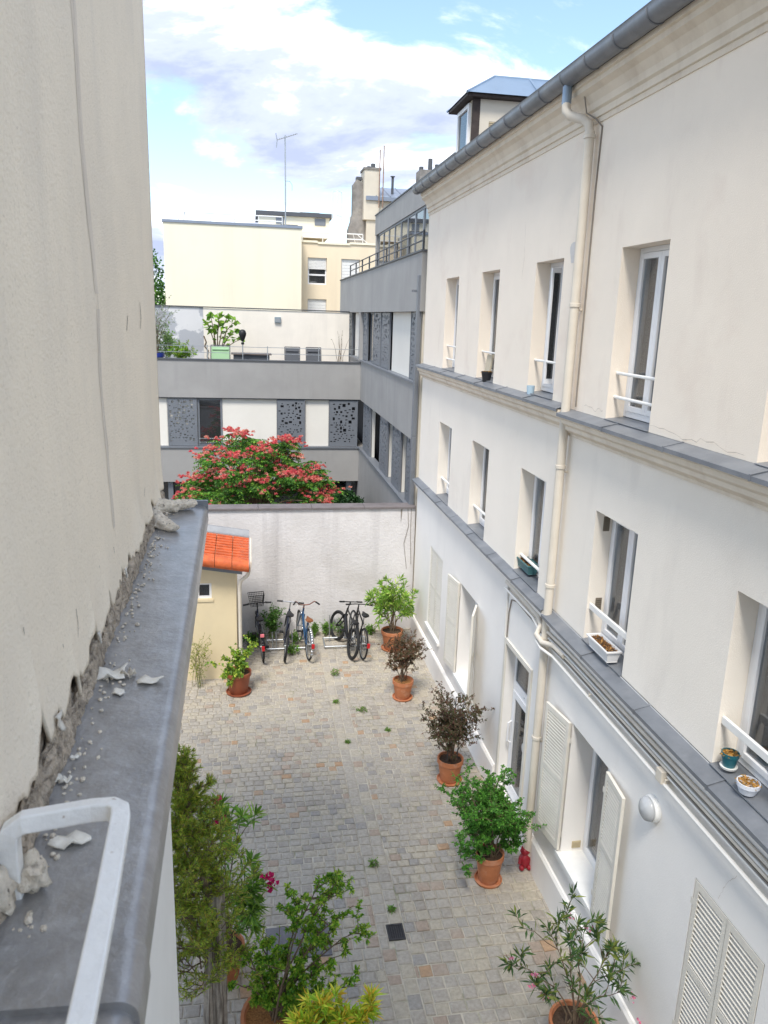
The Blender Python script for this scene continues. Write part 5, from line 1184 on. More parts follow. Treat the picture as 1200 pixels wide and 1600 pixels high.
while len(clus) < 350:
    x, y = rg.uniform(-2.1, 3.5), rg.uniform(19.0, 22.7); zt = crown_top(x, y)
    if zt is None: continue
    depth = rg.random() ** 1.6 * 1.4; z = zt - depth
    if z < 0.9: continue
    if (math.sin(x * 3.1 + y * 1.7) + math.sin(z * 4.2 + x * 1.3)) < -1.15: continue
    clus.append((x, y, z, depth))
for x, y, z, depth in clus:
    c = np.array([x, y, z]); tint = rg.uniform(0.75, 1.3)
    for _ in range(rg.integers(5, 9)):
        a = rg.uniform(0, 6.28); d = np.array([math.cos(a), math.sin(a), rg.uniform(-0.45, 0.35)]); d /= np.linalg.norm(d); Lf = rg.uniform(0.24, 0.40)
        s = np.cross(d, (0, 0, 1)); s /= np.linalg.norm(s) + 1e-9
        for q in range(6):
            tt = 0.2 + 0.8 * q / 5; p = c + d * Lf * tt + np.array([0, 0, -0.22 * Lf * tt * tt])
            for sg in (-1, 1):
                col = tuple(np.array(PAL[rg.integers(4)]) * tint * rg.uniform(0.8, 1.2))
                leaf(fol, p, s * sg + d * 0.5 + np.array([0, 0, -0.3]), 0.115 * (1.1 - 0.5 * tt), 0.042, rg, col, 0.2)
    bloom = math.sin(2.3 * x + 1.1) * math.sin(2.9 * y + 0.4) + math.sin(5 * z + x)
    if depth < 0.8 and bloom > -0.95 and rg.random() < 0.85:
        for _ in range(rg.integers(3, 19)): fl.append(c + np.array([rg.normal(0, 0.16), rg.normal(0, 0.16), rg.uniform(0.05, 0.16)]))
wood.build('branches', M_stem, t); fol.build('crown', M_leaf, t)
fb = MB()
for p in fl:
    base = np.array([(0.78, 0.18, 0.17), (0.82, 0.28, 0.23), (0.74, 0.13, 0.15), (0.84, 0.38, 0.29)][rg.integers(4)]); R0 = rg.uniform(0.055, 0.085)
    for _ in range(15):
        d = rg.normal(0, 1, 3); d[2] = abs(d[2]) + 0.15; d /= np.linalg.norm(d)
        leaf(fb, p, d, R0, R0 * 0.42, rg, tuple(base * rg.uniform(0.75, 1.2)), 0.0)
tag(fb.build('blossom', M_petal, t), kind='stuff')
# ivy bush right of the silk tree
t = thing('ivy_bush', 'dark green ivy bush in the corner of the grey building', 'shrub', (3.0, 22.8, 0))
rg = np.random.default_rng(8); fol = MB()
for _ in range(5200):
    a = rg.uniform(0, 6.28); el = rg.uniform(-0.2, 1.5); r = rg.uniform(0.75, 1.0) * (1 + 0.12 * math.sin(5 * a) * math.cos(4 * el))
    p = np.array([2.85 + 0.72 * r * math.cos(a) * math.cos(el), 22.8 + 1.1 * r * math.sin(a) * math.cos(el), 0.75 + 1.05 * r * math.sin(el)])
    d = rg.normal(0, 1, 3); leaf(fol, p, d, 0.10, 0.075, rg, pick(rg, [(0.02, 0.065, 0.018), (0.035, 0.10, 0.025), (0.015, 0.045, 0.015)]))
fol.build('foliage', M_leaf, t); MB().tube([(2.85, 22.8, 0), (2.85, 22.8, 1.2)], 0.06, 6).build('stem', M_stem, t)
# far tree at the left
t = thing('far_tree', 'tall dark green tree between the left building and the cream block', 'tree', (-6.6, 49, 0))
MB().tube([(-6.6, 49, 0), (-6.6, 49, 5), (-6.5, 49, 9)], [0.35, 0.28, 0.12], 8).build('trunk', M_stem, t, smooth=True)
rg = np.random.default_rng(9); fol = MB()
for _ in range(130):
    a = rg.uniform(0, 6.28); el = rg.uniform(-0.9, 1.5); c = np.array([-6.7 + 1.75 * math.cos(a) * math.cos(el), 49 + 2 * math.sin(a) * math.cos(el), 7.0 + 3.6 * math.sin(el)]); tn = rg.uniform(0.7, 1.35)
    for _ in range(85):
        p = c + rg.normal(0, 0.27, 3); leaf(fol, p, rg.normal(0, 1, 3), 0.2, 0.14, rg, tuple(np.array(PAL[rg.integers(4)]) * tn * 0.95))
fol.build('crown', M_leaf, t)
# terrace plants
t = thing('terrace_fig', 'young broad-leaved tree in a planter on the roof terrace', 'small tree', (-1.12, 27.2, 4.6))
MB().box((-1.4, 27.0, 4.6), (-0.85, 27.5, 5.0)).build('planter', M_greyd, t)
plant(t, (-1.12, 27.2, 4.9), [(-1.45, 27.2, 6.72), (-1.3, 27.2, 6.9), (-1.0, 27.1, 6.95), (-0.75, 27.2, 6.85), (-0.45, 27.2, 6.75), (-0.3, 27.2, 6.15), (-0.5, 27.2, 6.4), (-1.2, 27.2, 6.5)], dict(BUSH, lv=0, nb=[], leaf_from=0, per=16, L=0.24, W=0.15, mode='whorl', pal=[(0.20, 0.36, 0.04), (0.28, 0.45, 0.06), (0.13, 0.27, 0.04)]), 33, 0.03, bow=0.35, jit=0.01)
t = thing('terrace_olive', 'grey-green thin shrub in a blue pot at the left end of the terrace', 'potted plant', (-3.0, 26.4, 4.6))
MB().lathe([(0, 0), (0.2, 0), (0.26, 0.95), (0.29, 0.96), (0.29, 1.08), (0.25, 1.08)], (-3.05, 26.4, 4.6), 16).build('pot', mat('blue_pot', (0.03, 0.05, 0.28), 0.4), t, smooth=True)
plant(t, (-3.0, 26.4, 5.6), dome((-2.85, 26.4), 0.42, 0.3, 5.9, 7.1, 12, 34), dict(BUSH, lv=1, nb=[5], leaf_from=0, per=9, L=0.09, W=0.028, pal=[(0.24, 0.30, 0.20), (0.32, 0.38, 0.27), (0.18, 0.26, 0.12)]), 34, 0.01)
t = thing('terrace_shrub', 'low bright yellow-green shrub by the parapet at the left of the terrace', 'potted plant', (-2.2, 26.4, 4.6))
MB().box((-2.6, 26.2, 4.6), (-1.8, 26.6, 5.3)).build('planter', M_greyd, t)
plant(t, (-2.2, 26.4, 5.3), dome((-2.2, 26.4), 0.42, 0.25, 5.4, 5.95, 14, 35), dict(BUSH, lv=1, nb=[6], leaf_from=0, per=12, L=0.08, W=0.04, pal=[(0.20, 0.40, 0.03), (0.32, 0.42, 0.04), (0.12, 0.30, 0.03)]), 35, 0.006)
t = thing('terrace_leafy_shrub', 'pale leafy shrub above the blue pot on the terrace', 'potted plant', (-2.75, 26.9, 4.6))
MB().box((-3.1, 26.7, 4.6), (-2.4, 27.1, 5.2)).build('planter', M_greyd, t)
plant(t, (-2.75, 26.9, 5.2), dome((-2.75, 26.9), 0.45, 0.25, 5.5, 6.35, 12, 36), dict(BUSH, lv=1, nb=[5], leaf_from=0, per=12, L=0.10, W=0.05, pal=[(0.22, 0.38, 0.10), (0.30, 0.44, 0.14)]), 36, 0.006)
t = thing('terrace_bare_stems', 'dry thin stems in a pot by the terrace corner', 'potted plant', (3.0, 26.6, 4.6))
MB().lathe([(0, 0), (0.12, 0), (0.16, 0.4), (0.14, 0.4)], (3.0, 26.6, 4.6), 12).build('pot', M_terra, t, smooth=True)
plant(t, (3.0, 26.6, 5.0), dome((3.0, 26.6), 0.35, 0.2, 5.6, 6.6, 7, 37), dict(BUSH, lv=0, nb=[], leaf_from=0, per=3, L=0.06, W=0.03, pal=[(0.25, 0.25, 0.12)]), 37, 0.012)
# ================================================================== bicycles and racks
def torus_x(mb, c, Rr, r, n=28, m_=8):          # ring in the y-z plane
    return mb.tube([(c[0], c[1] + Rr * math.cos(2 * math.pi * k / n), c[2] + Rr * math.sin(2 * math.pi * k / n)) for k in range(n)], r, m_, closed=True)
def wheel(par, c, Rr, tyre_r, rim_m, steer=0.0):
    w = torus_x(MB(), (0, 0, 0), Rr - tyre_r * 2 - 0.004, 0.009).tube([(-0.04, 0, 0), (0.04, 0, 0)], 0.018, 8).build('wheel', rim_m, par, local=True, smooth=True)
    w.location = c; w.rotation_euler = (0, 0, steer)
    torus_x(MB(), (0, 0, 0), Rr - tyre_r, tyre_r, 30, 8).build('tyre', M_rubber, w, local=True, smooth=True)
    sp = MB()
    for k in range(20):
        a = 2 * math.pi * k / 20; s = 0.025 if k % 2 else -0.025; b = a + (0.35 if k % 4 < 2 else -0.35)
        sp.tube([(s, 0.016 * math.cos(b), 0.016 * math.sin(b)), (0, (Rr - tyre_r * 2) * math.cos(a), (Rr - tyre_r * 2) * math.sin(a))], 0.0016, 3, cap=False)
    tag(sp.build('spokes', M_steel, w, local=True), kind='stuff')
    return w
def bike(label, loc, yaw, lean, frame_m, bar='flat', saddle_m=None, saddle=0.92, steer=0.0, basket=False, guards=None, rack=False, light=None, low=False, tyre=0.02, bars_h=1.02, bar_m=None, child=False, Rw=0.335, saddle_on=True, tail=None):
    t = thing('bicycle', label, 'bicycle', loc, 'bicycles parked at the racks', rot=(0, lean, yaw))
    L = dict(local=True, smooth=True)
    RA, FA, BBk = (0, 0, Rw), (0, 1.05, Rw), (0, 0.43, 0.29)
    ST, HT, HB = (0, 0.26, 0.74), (0, 0.80, 0.84), (0, 0.85, 0.66)
    fr = MB()
    fr.tube([BBk, ST], 0.016, 8); fr.tube([HT, HB], 0.021, 8); fr.tube([HB, BBk], 0.022 if not child else 0.034, 8)
    if low: fr.tube([(0, 0.82, 0.76), (0, 0.62, 0.50), (0, 0.36, 0.46)], 0.018, 8)
    else: fr.tube([(0, 0.81, 0.81), (0, 0.28, 0.70)], 0.017, 8)
    for s in (-0.055, 0.055):
        fr.tube([(s * 0.3, 0.40, 0.29), (s, 0.02, Rw)], 0.009, 6); fr.tube([(s * 0.3, 0.27, 0.70), (s, 0.02, Rw)], 0.008, 6)
    fr.build('frame', frame_m, t, **L)
    # steering assembly
    ax = Vector(HT); cs, sn = math.cos(steer), math.sin(steer)
    def S(p): x, y, z = p; y -= 0.85; return (x * cs - y * sn, 0.85 + x * sn + y * cs, z)
    fk = MB()
    for s in (-0.05, 0.05): fk.tube([S((s * 0.9, 0.85, 0.67)), S((s, 0.93, 0.5)), S((s, 1.05, Rw))], 0.011 if not child else 0.018, 7)
    fk.tube([S((-0.05, 0.85, 0.67)), S((0.05, 0.85, 0.67))], 0.015, 7); fk.build('fork', frame_m, t, **L)
    hb = MB(); hy = 0.78; hm = bar_m or M_black
    hb.tube([HT, S((0, hy, bars_h))], 0.014, 8)
    if bar == 'flat': pts = [(-0.30, hy - 0.05, bars_h + 0.01), (-0.1, hy, bars_h + 0.01), (0.1, hy, bars_h + 0.01), (0.30, hy - 0.05, bars_h + 0.01)]
    elif bar == 'cruiser': pts = [(-0.28, hy - 0.24, bars_h + 0.10), (-0.20, hy - 0.10, bars_h + 0.12), (-0.12, hy - 0.02, bars_h + 0.02), (-0.05, hy, bars_h), (0.05, hy, bars_h), (0.12, hy - 0.02, bars_h + 0.02), (0.20, hy - 0.10, bars_h + 0.12), (0.28, hy - 0.24, bars_h + 0.10)]
    else: pts = [(-0.29, hy - 0.02, bars_h), (0.29, hy - 0.02, bars_h)]
    pts = [S(p) for p in pts]; hb.tube(pts, 0.012, 7); hb.build('handlebar', hm, t, **L)
    for a, b in ((pts[0], pts[1]), (pts[-1], pts[-2])):
        a, b = Vector(a), Vector(b); MB().tube([a, a + (b - a).normalized() * 0.12], 0.018, 8).build('grip', M_black, t, **L)
        q = a + (b - a).normalized() * 0.13; MB().tube([q, q + Vector((0, 0.05, 0.0)), a + Vector((0, 0.06, -0.02))], 0.006, 5).build('brake_lever', M_black, t, **L)
    wheel(t, RA, Rw, tyre, M_steel if not child else M_black); wheel(t, S(FA), Rw, tyre, M_steel if not child else M_black, steer)
    # drivetrain
    ck = torus_x(MB(), (0.05, 0.43, 0.29), 0.085, 0.006, 18, 5).tube([(0.06, 0.43, 0.29), (0.075, 0.36, 0.15)], 0.010, 6).tube([(-0.06, 0.43, 0.29), (-0.075, 0.50, 0.43)], 0.010, 6).tube([(-0.07, 0.43, 0.29), (0.07, 0.43, 0.29)], 0.02, 7)
    ck.build('crankset', M_greyd, t, **L)
    for x, y, z in ((0.12, 0.36, 0.15), (-0.12, 0.50, 0.43)): MB().box((x - 0.045, y - 0.04, z - 0.012), (x + 0.045, y + 0.04, z + 0.012)).build('pedal', M_black, t, local=True)
    MB().tube([(0.05, 0.0, Rw + 0.035), (0.05, 0.43, 0.375)], 0.004, 4).tube([(0.05, 0.0, Rw - 0.035), (0.05, 0.43, 0.205)], 0.004, 4).build('chain', M_greyd, t, local=True)
    if saddle_on:
        MB().tube([ST, (0, 0.22, saddle - 0.02)], 0.013, 7).build('seat_post', M_steel, t, **L)
        sd_ = MB(); rows = []
        prof = [(0.09, 0.068, 0.0), (0.06, 0.082, 0.012), (0.0, 0.078, 0.02), (-0.07, 0.045, 0.012), (-0.14, 0.024, 0.008), (-0.18, 0.016, 0.0)]
        for dy, hw, dz in prof:
            y = 0.20 - dy
            for k in range(7):
                a = math.pi * k / 6; sd_.v.append((hw * math.cos(a), y, saddle + dz + 0.018 * math.sin(a) * (1 if hw > 0.05 else 1.2)))
            sd_.v.append((0, y, saddle - 0.03 + dz)); rows.append(len(sd_.v) - 8)
        for a, b in zip(rows, rows[1:]):
            for k in range(8): sd_.f.append((a + k, a + (k + 1) % 8, b + (k + 1) % 8, b + k))
        sd_.f.append(tuple(range(rows[0], rows[0] + 8))); sd_.f.append(tuple(range(rows[-1], rows[-1] + 8)))
        sd_.build('saddle', saddle_m or M_black, t, **L)
    if guards:
        for c in (RA, FA):
            mb = MB(); Rg = Rw + 0.018; arc = np.linspace(R(15), R(205), 16) if c is RA else np.linspace(R(20), R(165), 14)
            fl_ = [(c[1] - Rg * math.cos(a), c[2] + Rg * math.sin(a)) for a in arc] if c is RA else [(c[1] - Rg * math.cos(a), c[2] + Rg * math.sin(a)) for a in arc]
            fl_ = [(c[1] + Rg * math.cos(a + (math.pi * 0.0)), c[2] + Rg * math.sin(a)) for a in (np.linspace(R(40), R(200), 16) if c is RA else np.linspace(R(30), R(175), 14))]
            for (y, z), (y2, z2) in zip(fl_, fl_[1:]):
                p = [(-0.026, y, z), (0.026, y, z), (0.026, y2, z2), (-0.026, y2, z2)]
                if c is FA: p = [S(q) for q in p]
                mb.poly(p)
            o = mb.build('mudguard', guards, t, **L); sd = o.modifiers.new('t', 'SOLIDIFY'); sd.thickness = 0.003
    if rack:
        rk = MB()
        for s in (-0.06, 0.0, 0.06): rk.tube([(s, 0.2, 0.73), (s, -0.26, 0.73)], 0.006, 5)
        rk.tube([(-0.06, 0.2, 0.73), (0.06, 0.2, 0.73)], 0.006, 5).tube([(-0.06, -0.26, 0.73), (0.06, -0.26, 0.73)], 0.006, 5)
        for s in (-0.06, 0.06): rk.tube([(s, -0.15, 0.73), (s, 0, Rw)], 0.006, 5)
        rk.build('luggage_rack', M_black, t, **L)
    if light: MB().box((-0.04, -0.30, 0.66), (0.04, -0.265, 0.725)).build('tail_light', light, t, local=True, bevel=0.008)
    if tail: MB().box((-0.03, -0.40, 0.40), (0.03, -0.36, 0.50)).build('rear_reflector', tail, t, local=True, bevel=0.008)
    if basket:
        bk = MB(); c0 = (0, 0.98); z0, z1 = 0.88, 1.13
        def rect(z, g_): return [(-0.17 * g_, c0[1] - 0.12 * g_, z), (0.17 * g_, c0[1] - 0.12 * g_, z), (0.17 * g_, c0[1] + 0.12 * g_, z), (-0.17 * g_, c0[1] + 0.12 * g_, z)]
        for k in range(7):
            f = k / 6; bk.tube(rect(z0 + (z1 - z0) * f, 0.78 + 0.22 * f), 0.009 if k == 6 else 0.0045, 5, closed=True)
        lo_r, hi_r = rect(z0, 0.78), rect(z1, 1.0)
        for e_ in range(4):
            for k in range(9):
                f = k / 9; a = Vector(lo_r[e_]).lerp(Vector(lo_r[(e_ + 1) % 4]), f); b = Vector(hi_r[e_]).lerp(Vector(hi_r[(e_ + 1) % 4]), f); bk.tube([a, b], 0.0045, 4)
        for k in range(1, 8): f = k / 8; bk.tube([Vector(lo_r[0]).lerp(Vector(lo_r[1]), f), Vector(lo_r[3]).lerp(Vector(lo_r[2]), f)], 0.0045, 4)
        bk.build('basket', M_black, t, local=True)
    return t
M_navy = mat('bike_navy', (0.015, 0.02, 0.045), 0.3, 0.1, 10, spec=0.5); M_blue = mat('bike_blue', (0.02, 0.07, 0.16), 0.3, 0.1, 10, spec=0.5)
M_bk = mat('bike_black', (0.012, 0.012, 0.014), 0.35, 0.1, 10, spec=0.5); M_brown = mat('saddle_leather', (0.20, 0.075, 0.03), 0.5)
M_redp = mat('reflector_red', (0.45, 0.015, 0.02), 0.35); M_pink = mat('reflector_pink', (0.75, 0.20, 0.24), 0.4); M_chr = mat('chrome', (0.62, 0.63, 0.65), 0.25, metal=0.9); M_rustbar = mat('copper_bar', (0.30, 0.13, 0.09), 0.35, metal=0.5)
bike('dark bicycle with a black wire basket, leftmost at the rack', (0.19, 14.94, 0.0), R(4), R(-3), M_navy, 'flat', None, 0.86, basket=True, rack=True, light=M_pink, tail=M_redp, low=True, guards=M_bk, bars_h=0.99)
bike('navy bicycle with straight silver handlebar, second from the left', (0.63, 14.92, 0.0), R(-3), R(7), M_navy, 'wide', M_black, 0.95, tyre=0.024, bars_h=1.02, bar_m=M_chr)
bike('blue and silver bicycle with brown saddle and curved handlebar, third from the left', (1.12, 14.94, 0.0), R(7), R(4), M_blue, 'cruiser', M_brown, 0.80, rack=False, guards=M_chr, tail=M_redp, low=True, bars_h=0.92, bar_m=M_rustbar)
bike('black mountain bicycle with thick tyres leaning right, fourth from the left', (2.00, 14.88, 0.0), R(9), R(12), M_bk, 'wide', M_black, 0.74, steer=R(14), tyre=0.032, bars_h=1.0, child=True)
bike('black bicycle on the right, half behind the mountain bicycle, rightmost at the racks', (2.25, 14.86, 0.0), R(5), R(6), M_bk, 'flat', M_black, 0.90, guards=None, tail=M_redp, bars_h=0.92)
def rack_unit(x0, x1, label, posts):
    t = thing('bicycle_rack', label, 'bicycle rack', ((x0 + x1) / 2, 15.6, 0), 'floor racks for bicycles')
    for y, z in ((15.42, 0.05), (15.82, 0.08)): MB().tube([(x0, y, z), (x1, y, z)], 0.018, 8).build('floor_bar', M_steel, t, smooth=True)
    for x in (x0, x1): MB().tube([(x, 15.42, 0.05), (x, 15.82, 0.08)], 0.018, 8).build('side_bar', M_steel, t, smooth=True)
    for x in posts:
        for s in (-0.04, 0.04): MB().tube([(x + s, 15.42, 0.05), (x + s, 15.50, 0.30), (x + s, 15.74, 0.30), (x + s, 15.82, 0.08)], 0.011, 7).build('hoop', M_steel, t, smooth=True)
rack_unit(0.28, 1.12, 'galvanised floor rack holding the three left bicycles', (0.44, 0.78)); rack_unit(1.52, 2.45, 'galvanised floor rack beside the black bicycles', (2.3,))
MBp = MB().tube([(1.66, 15.82, 0.0), (1.66, 15.82, 0.62)], 0.012, 7).build('rack_post', M_steel); tag(MBp, 'thin upright steel post at the right-hand rack', 'post')

# ================================================================== things on the ledges and by the wall
def trough(name, label, c, sx, sy, h, m_, fill_m, flare=0.02):
    t = thing(name, label, 'planter', c)
    x, y, z = c; mb = MB()
    def rc(gx_, zz1): return [(x - sx / 2 - gx_, y - sy / 2 - gx_, zz1), (x + sx / 2 + gx_, y - sy / 2 - gx_, zz1), (x + sx / 2 + gx_, y + sy / 2 + gx_, zz1), (x - sx / 2 - gx_, y + sy / 2 + gx_, zz1)]
    loops = [rc(-flare, z + 0.004), rc(0, z + h - 0.02), rc(0.012, z + h - 0.02), rc(0.012, z + h), rc(-0.006, z + h), rc(-0.012, z + h - 0.03)]
    i0 = 0
    for lp_ in loops: mb.v += lp_
    for k in range(len(loops) - 1):
        for j in range(4): mb.f.append((k * 4 + j, k * 4 + (j + 1) % 4, (k + 1) * 4 + (j + 1) % 4, (k + 1) * 4 + j))
    mb.f.append((0, 1, 2, 3)); mb.build('trough', m_, t, bevel=0.004)
    q = rc(-0.013, z + h - 0.028); sm = MB().poly(q); rr = random.Random(int(y * 99)); sm.build('soil', M_soil, t)
    lt_ = MB(); rg_ = np.random.default_rng(int(y * 100))
    for _ in range(170):
        p = np.array([rg_.uniform(q[0][0], q[1][0]), rg_.uniform(q[0][1], q[2][1]), z + h - 0.025 + rg_.uniform(0, 0.012)]); d = rg_.normal(0, 1, 3); d[2] = abs(d[2]) * 0.3
        leaf(lt_, p, d, 0.03, 0.016, rg_, pick(rg_, [(0.34, 0.16, 0.05), (0.22, 0.11, 0.04), (0.45, 0.25, 0.08)]))
    tag(lt_.build('dry_leaves', M_leaf, t), kind='stuff')
    return t
trough('window_planter', 'dark teal plastic window box on the middle ledge under the third window', (3.72, 9.62, 3.70), 0.15, 0.52, 0.13, mat('teal_plastic', (0.055, 0.15, 0.16), 0.45, spec=0.4), None)
trough('window_planter', 'white plastic window box with dry soil on the ledge right of the downpipe', (3.60, 6.94, 3.665), 0.15, 0.47, 0.13, mat('white_plastic', (0.72, 0.71, 0.70), 0.4, spec=0.4), None)
def small_pot(name, label, c, r, h, m_, saucer_m=None, oval=False):
    t = thing(name, label, 'pot', c)
    x, y, z = c
    if saucer_m: MB().lathe([(0, 0), (r * 0.9, 0), (r, 0.018), (r * 0.9, 0.018), (0, 0.008)], (x, y, z + 0.002), 16).build('saucer', saucer_m, t, smooth=True); z += 0.014
    MB().lathe([(0, 0), (r * 0.68, 0), (r * 0.95, h - 0.03), (r, h - 0.03), (r, h), (r * 0.9, h), (r * 0.86, h - 0.03), (0, h - 0.03)], (x, y, z), 18).build('pot', m_, t, smooth=True, ang=35)
    lt_ = MB(); rg_ = np.random.default_rng(int(y * 100))
    for _ in range(120):
        a = rg_.uniform(0, 6.28); rr = r * 0.85 * math.sqrt(rg_.random()); p = np.array([x + rr * math.cos(a), y + rr * math.sin(a), z + h - 0.025 + rg_.uniform(0, 0.02)]); d = rg_.normal(0, 1, 3); d[2] = abs(d[2]) * 0.4
        leaf(lt_, p, d, 0.035, 0.016, rg_, pick(rg_, [(0.50, 0.28, 0.07), (0.33, 0.22, 0.08), (0.60, 0.32, 0.08)]))
    tag(lt_.build('dry_leaves', M_leaf, t), kind='stuff')
    return t
small_pot('teal_pot', 'round teal pot with dry leaves on the lower ledge at the right edge', (3.66, 4.82, 3.665), 0.068, 0.12, mat('teal_glaze', (0.01, 0.11, 0.14), 0.35, spec=0.5), M_whitep)
small_pot('white_bowl', 'white bowl of orange dry leaves beside the round teal pot', (3.62, 4.52, 3.65), 0.085, 0.09, mat('white_bowl', (0.66, 0.69, 0.75), 0.35, spec=0.5))
small_pot('black_pot', 'small black pot on the upper ledge before the second window', (3.60, 11.62, 6.09), 0.085, 0.16, M_black)
cp = MB().lathe([(0, 0), (0.045, 0), (0.052, 0.11), (0.046, 0.11), (0.04, 0.02), (0, 0.02)], (3.60, 9.66, 6.095), 16).build('blue_cup', mat('pale_blue_cup', (0.42, 0.55, 0.64), 0.5), smooth=True); tag(cp, 'small pale blue cup on the upper ledge below the third window', 'cup')
bd = MB().box((3.66, 11.72, 6.17), (3.685, 11.98, 6.50)).build('leaning_board', mat('board_beige', (0.50, 0.44, 0.33), 0.8)); bd.rotation_euler = (0, R(8), 0); tag(bd, 'beige board propped in the second upper window above the black pot', 'board')
# red cat-like figurine at the wall foot
fc = (3.49, 8.26, 0.0)
t = thing('red_figurine', 'small red garden figurine at the foot of the downpipe', 'figurine', fc)
M_red = mat('red_glaze', (0.30, 0.012, 0.025), 0.4, 0.1, 12, spec=0.5)
lump(MB(), (fc[0], fc[1], 0.12), (0.075, 0.075, 0.12), 3, 3, 0.12).build('body', M_red, t, smooth=True, ang=80)
lump(MB(), (fc[0], fc[1], 0.255), (0.062, 0.058, 0.055), 4, 3, 0.08).build('head', M_red, t, smooth=True, ang=80)
for s in (-1, 1):
    MB().tube([(fc[0] + s * 0.035, fc[1], 0.285), (fc[0] + s * 0.048, fc[1], 0.345)], [0.026, 0.004], 7).build('ear', M_red, t, smooth=True)
    lump(MB(), (fc[0] + s * 0.05, fc[1] - 0.05, 0.045), (0.035, 0.045, 0.04), 6 + s, 2, 0.1).build('foot', M_red, t, smooth=True, ang=80)
    MB().tube([(fc[0] + s * 0.06, fc[1] - 0.02, 0.18), (fc[0] + s * 0.085, fc[1] - 0.05, 0.11)], 0.022, 7).build('arm', M_red, t, smooth=True)
# mortar lumps, flakes and crumbs on the near zinc ledge
def on_ledge(x): return ZL + 0.012 - 0.014 * (x + 0.42) / 0.2
ck_ = MB()
def finger(mb, pts, rs, seed):
    for k in range(len(pts) - 1):
        a, b = Vector(pts[k]), Vector(pts[k + 1]); n = max(2, int((b - a).length / 0.018))
        for q in range(n):
            p = a.lerp(b, q / n); r = rs[k] + (rs[k + 1] - rs[k]) * q / n
            lump(mb, p, (r * 1.1, r * 1.1, r * 0.8), seed + k * 31 + q, 2, 0.55)
finger(ck_, [(-0.44, 3.52, 6.135), (-0.36, 3.55, 6.13), (-0.27, 3.63, 6.128)], [0.05, 0.034, 0.024], 100)
o = ck_.build('mortar_lump', M_chunk, smooth=True, ang=60); rm = o.modifiers.new('r', 'REMESH'); rm.mode = 'VOXEL'; rm.voxel_size = 0.006; tag(o, 'long pale mortar lump at the far end of the zinc ledge', 'mortar lump', 'fallen mortar on the zinc ledge')
ck_ = MB(); finger(ck_, [(-0.43, 3.34, 6.13), (-0.37, 3.25, 6.125), (-0.31, 3.20, 6.118)], [0.045, 0.032, 0.018], 300)
o = ck_.build('mortar_lump', M_chunk, smooth=True, ang=60); rm = o.modifiers.new('r', 'REMESH'); rm.mode = 'VOXEL'; rm.voxel_size = 0.006; tag(o, 'shorter mortar lump pointing outwards on the zinc ledge, in front of the long one', 'mortar lump', 'fallen mortar on the zinc ledge')
o = lump(MB(), (-0.352, 1.115, 6.135), (0.024, 0.036, 0.028), 12, 3, 0.6, 0.5).build('mortar_lump', M_chunk, smooth=True, ang=70); tag(o, 'pale wedge-shaped mortar lump under the white guard bar', 'mortar lump', 'fallen mortar on the zinc ledge')
o = lump(MB(), (-0.395, 1.07, 6.14), (0.030, 0.045, 0.04), 15, 3, 0.6, 0.3).build('mortar_lump', M_chunk, smooth=True, ang=70); tag(o, 'crumbling mortar lump against the wall foot under the guard bar', 'mortar lump', 'fallen mortar on the zinc ledge')
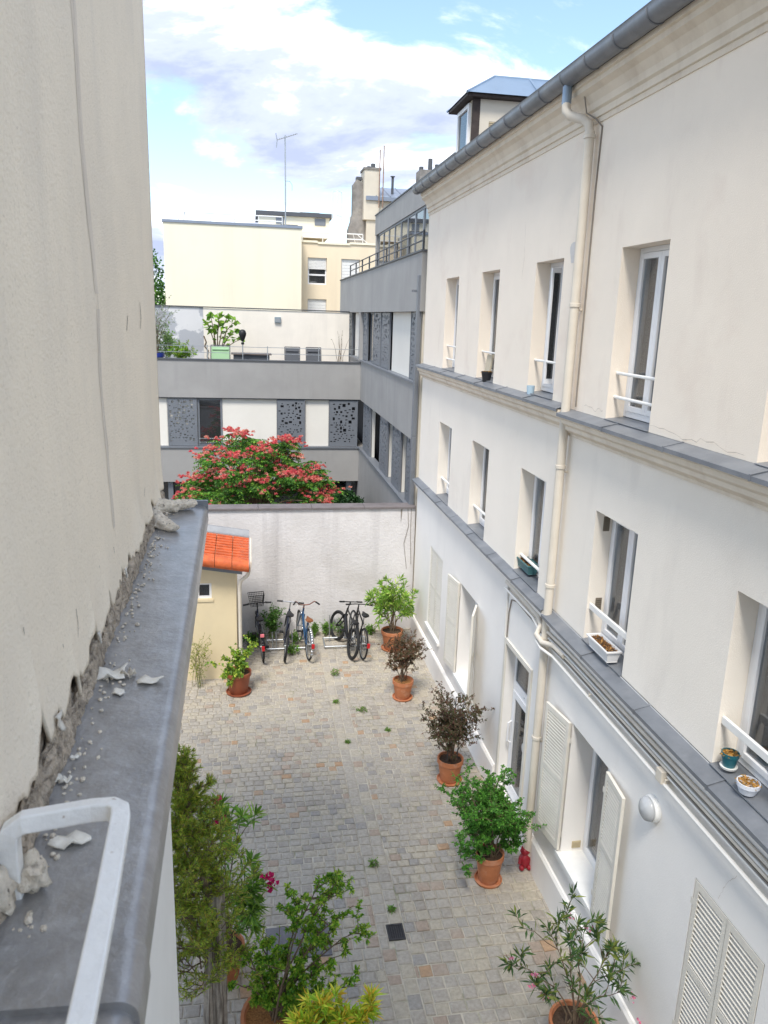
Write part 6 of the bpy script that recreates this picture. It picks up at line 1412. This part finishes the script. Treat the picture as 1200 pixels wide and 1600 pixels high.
def flake(label, c, rx, ry, rot, seed, lift=0.006, m_=M_flake):
    rr = random.Random(seed); mb = MB(); n = 14; pts = []
    for k in range(n):
        a = 2 * math.pi * k / n; r = rr.uniform(0.72, 1.15); pts.append((rx * r * math.cos(a), ry * r * math.sin(a)))
    z0 = on_ledge(c[0]) + 0.003; i = 0
    mb.v.append((c[0], c[1], z0 + lift * 0.2))
    for f in (0.55, 1.0):
        for x, y in pts:
            X_, Y_ = x * f * math.cos(rot) - y * f * math.sin(rot), x * f * math.sin(rot) + y * f * math.cos(rot)
            mb.v.append((c[0] + X_, c[1] + Y_, z0 + lift * f * f * (0.6 + 0.6 * math.sin(3 * math.atan2(y, x) + seed)) ** 2))
    for k in range(n):
        mb.f.append((0, 1 + k, 1 + (k + 1) % n)); mb.f.append((1 + k, 1 + n + k, 1 + n + (k + 1) % n, 1 + (k + 1) % n))
    o = mb.build('paint_flake', m_, smooth=True, ang=50); sd = o.modifiers.new('t', 'SOLIDIFY'); sd.thickness = 0.003; sd.offset = 1
    return tag(o, label, 'paint flake', 'paint flakes on the zinc ledge')
flake('largest ragged cream paint flake beside the wall foot, mid ledge', (-0.352, 1.85, 0), 0.045, 0.030, 0.3, 1, 0.016); flake('long white oval paint flake lying furthest out on the ledge', (-0.258, 1.825, 0), 0.032, 0.020, 0.15, 2, 0.006)
flake('small yellowish square paint flake in front of the white oval one', (-0.322, 1.765, 0), 0.015, 0.017, 0.6, 3, 0.003); flake('cream flake piece on the mortar between the ragged and the oval flakes', (-0.308, 1.855, 0), 0.022, 0.012, 0.5, 4, 0.016, M_chunk)
flake('pale flake half under the white guard bar', (-0.315, 1.215, 0), 0.035, 0.016, 0.1, 5, 0.008); flake('tiny flake alone on the zinc, nearer than the others', (-0.363, 1.48, 0), 0.009, 0.006, 0.2, 6, 0.003)
flake('curled flake by the wall foot above the guard bar', (-0.378, 1.40, 0), 0.012, 0.011, 0.8, 7, 0.008); flake('folded flake just outside the curled one above the guard bar', (-0.362, 1.395, 0), 0.013, 0.008, 0.2, 8, 0.009)
cr_ = MB(); rg = np.random.default_rng(4)
for _ in range(230):
    y = rg.uniform(1.0, 3.5); wx = -0.385 - 0.0168 * y; x = wx + 0.045 + abs(rg.normal(0, 0.022)); s = rg.uniform(0.0015, 0.006) * (1.5 if rg.random() < 0.08 else 1)
    lump(cr_, (x, y, on_ledge(x) + s * 0.5), (s, s * rg.uniform(0.7, 1.4), s * 0.7), int(rg.integers(1e6)), 1, 0.4)
tag(cr_.build('mortar_crumbs', M_chunk), 'crumbs of mortar and paint strewn along the wall foot on the ledge', 'crumbs', kind='stuff')
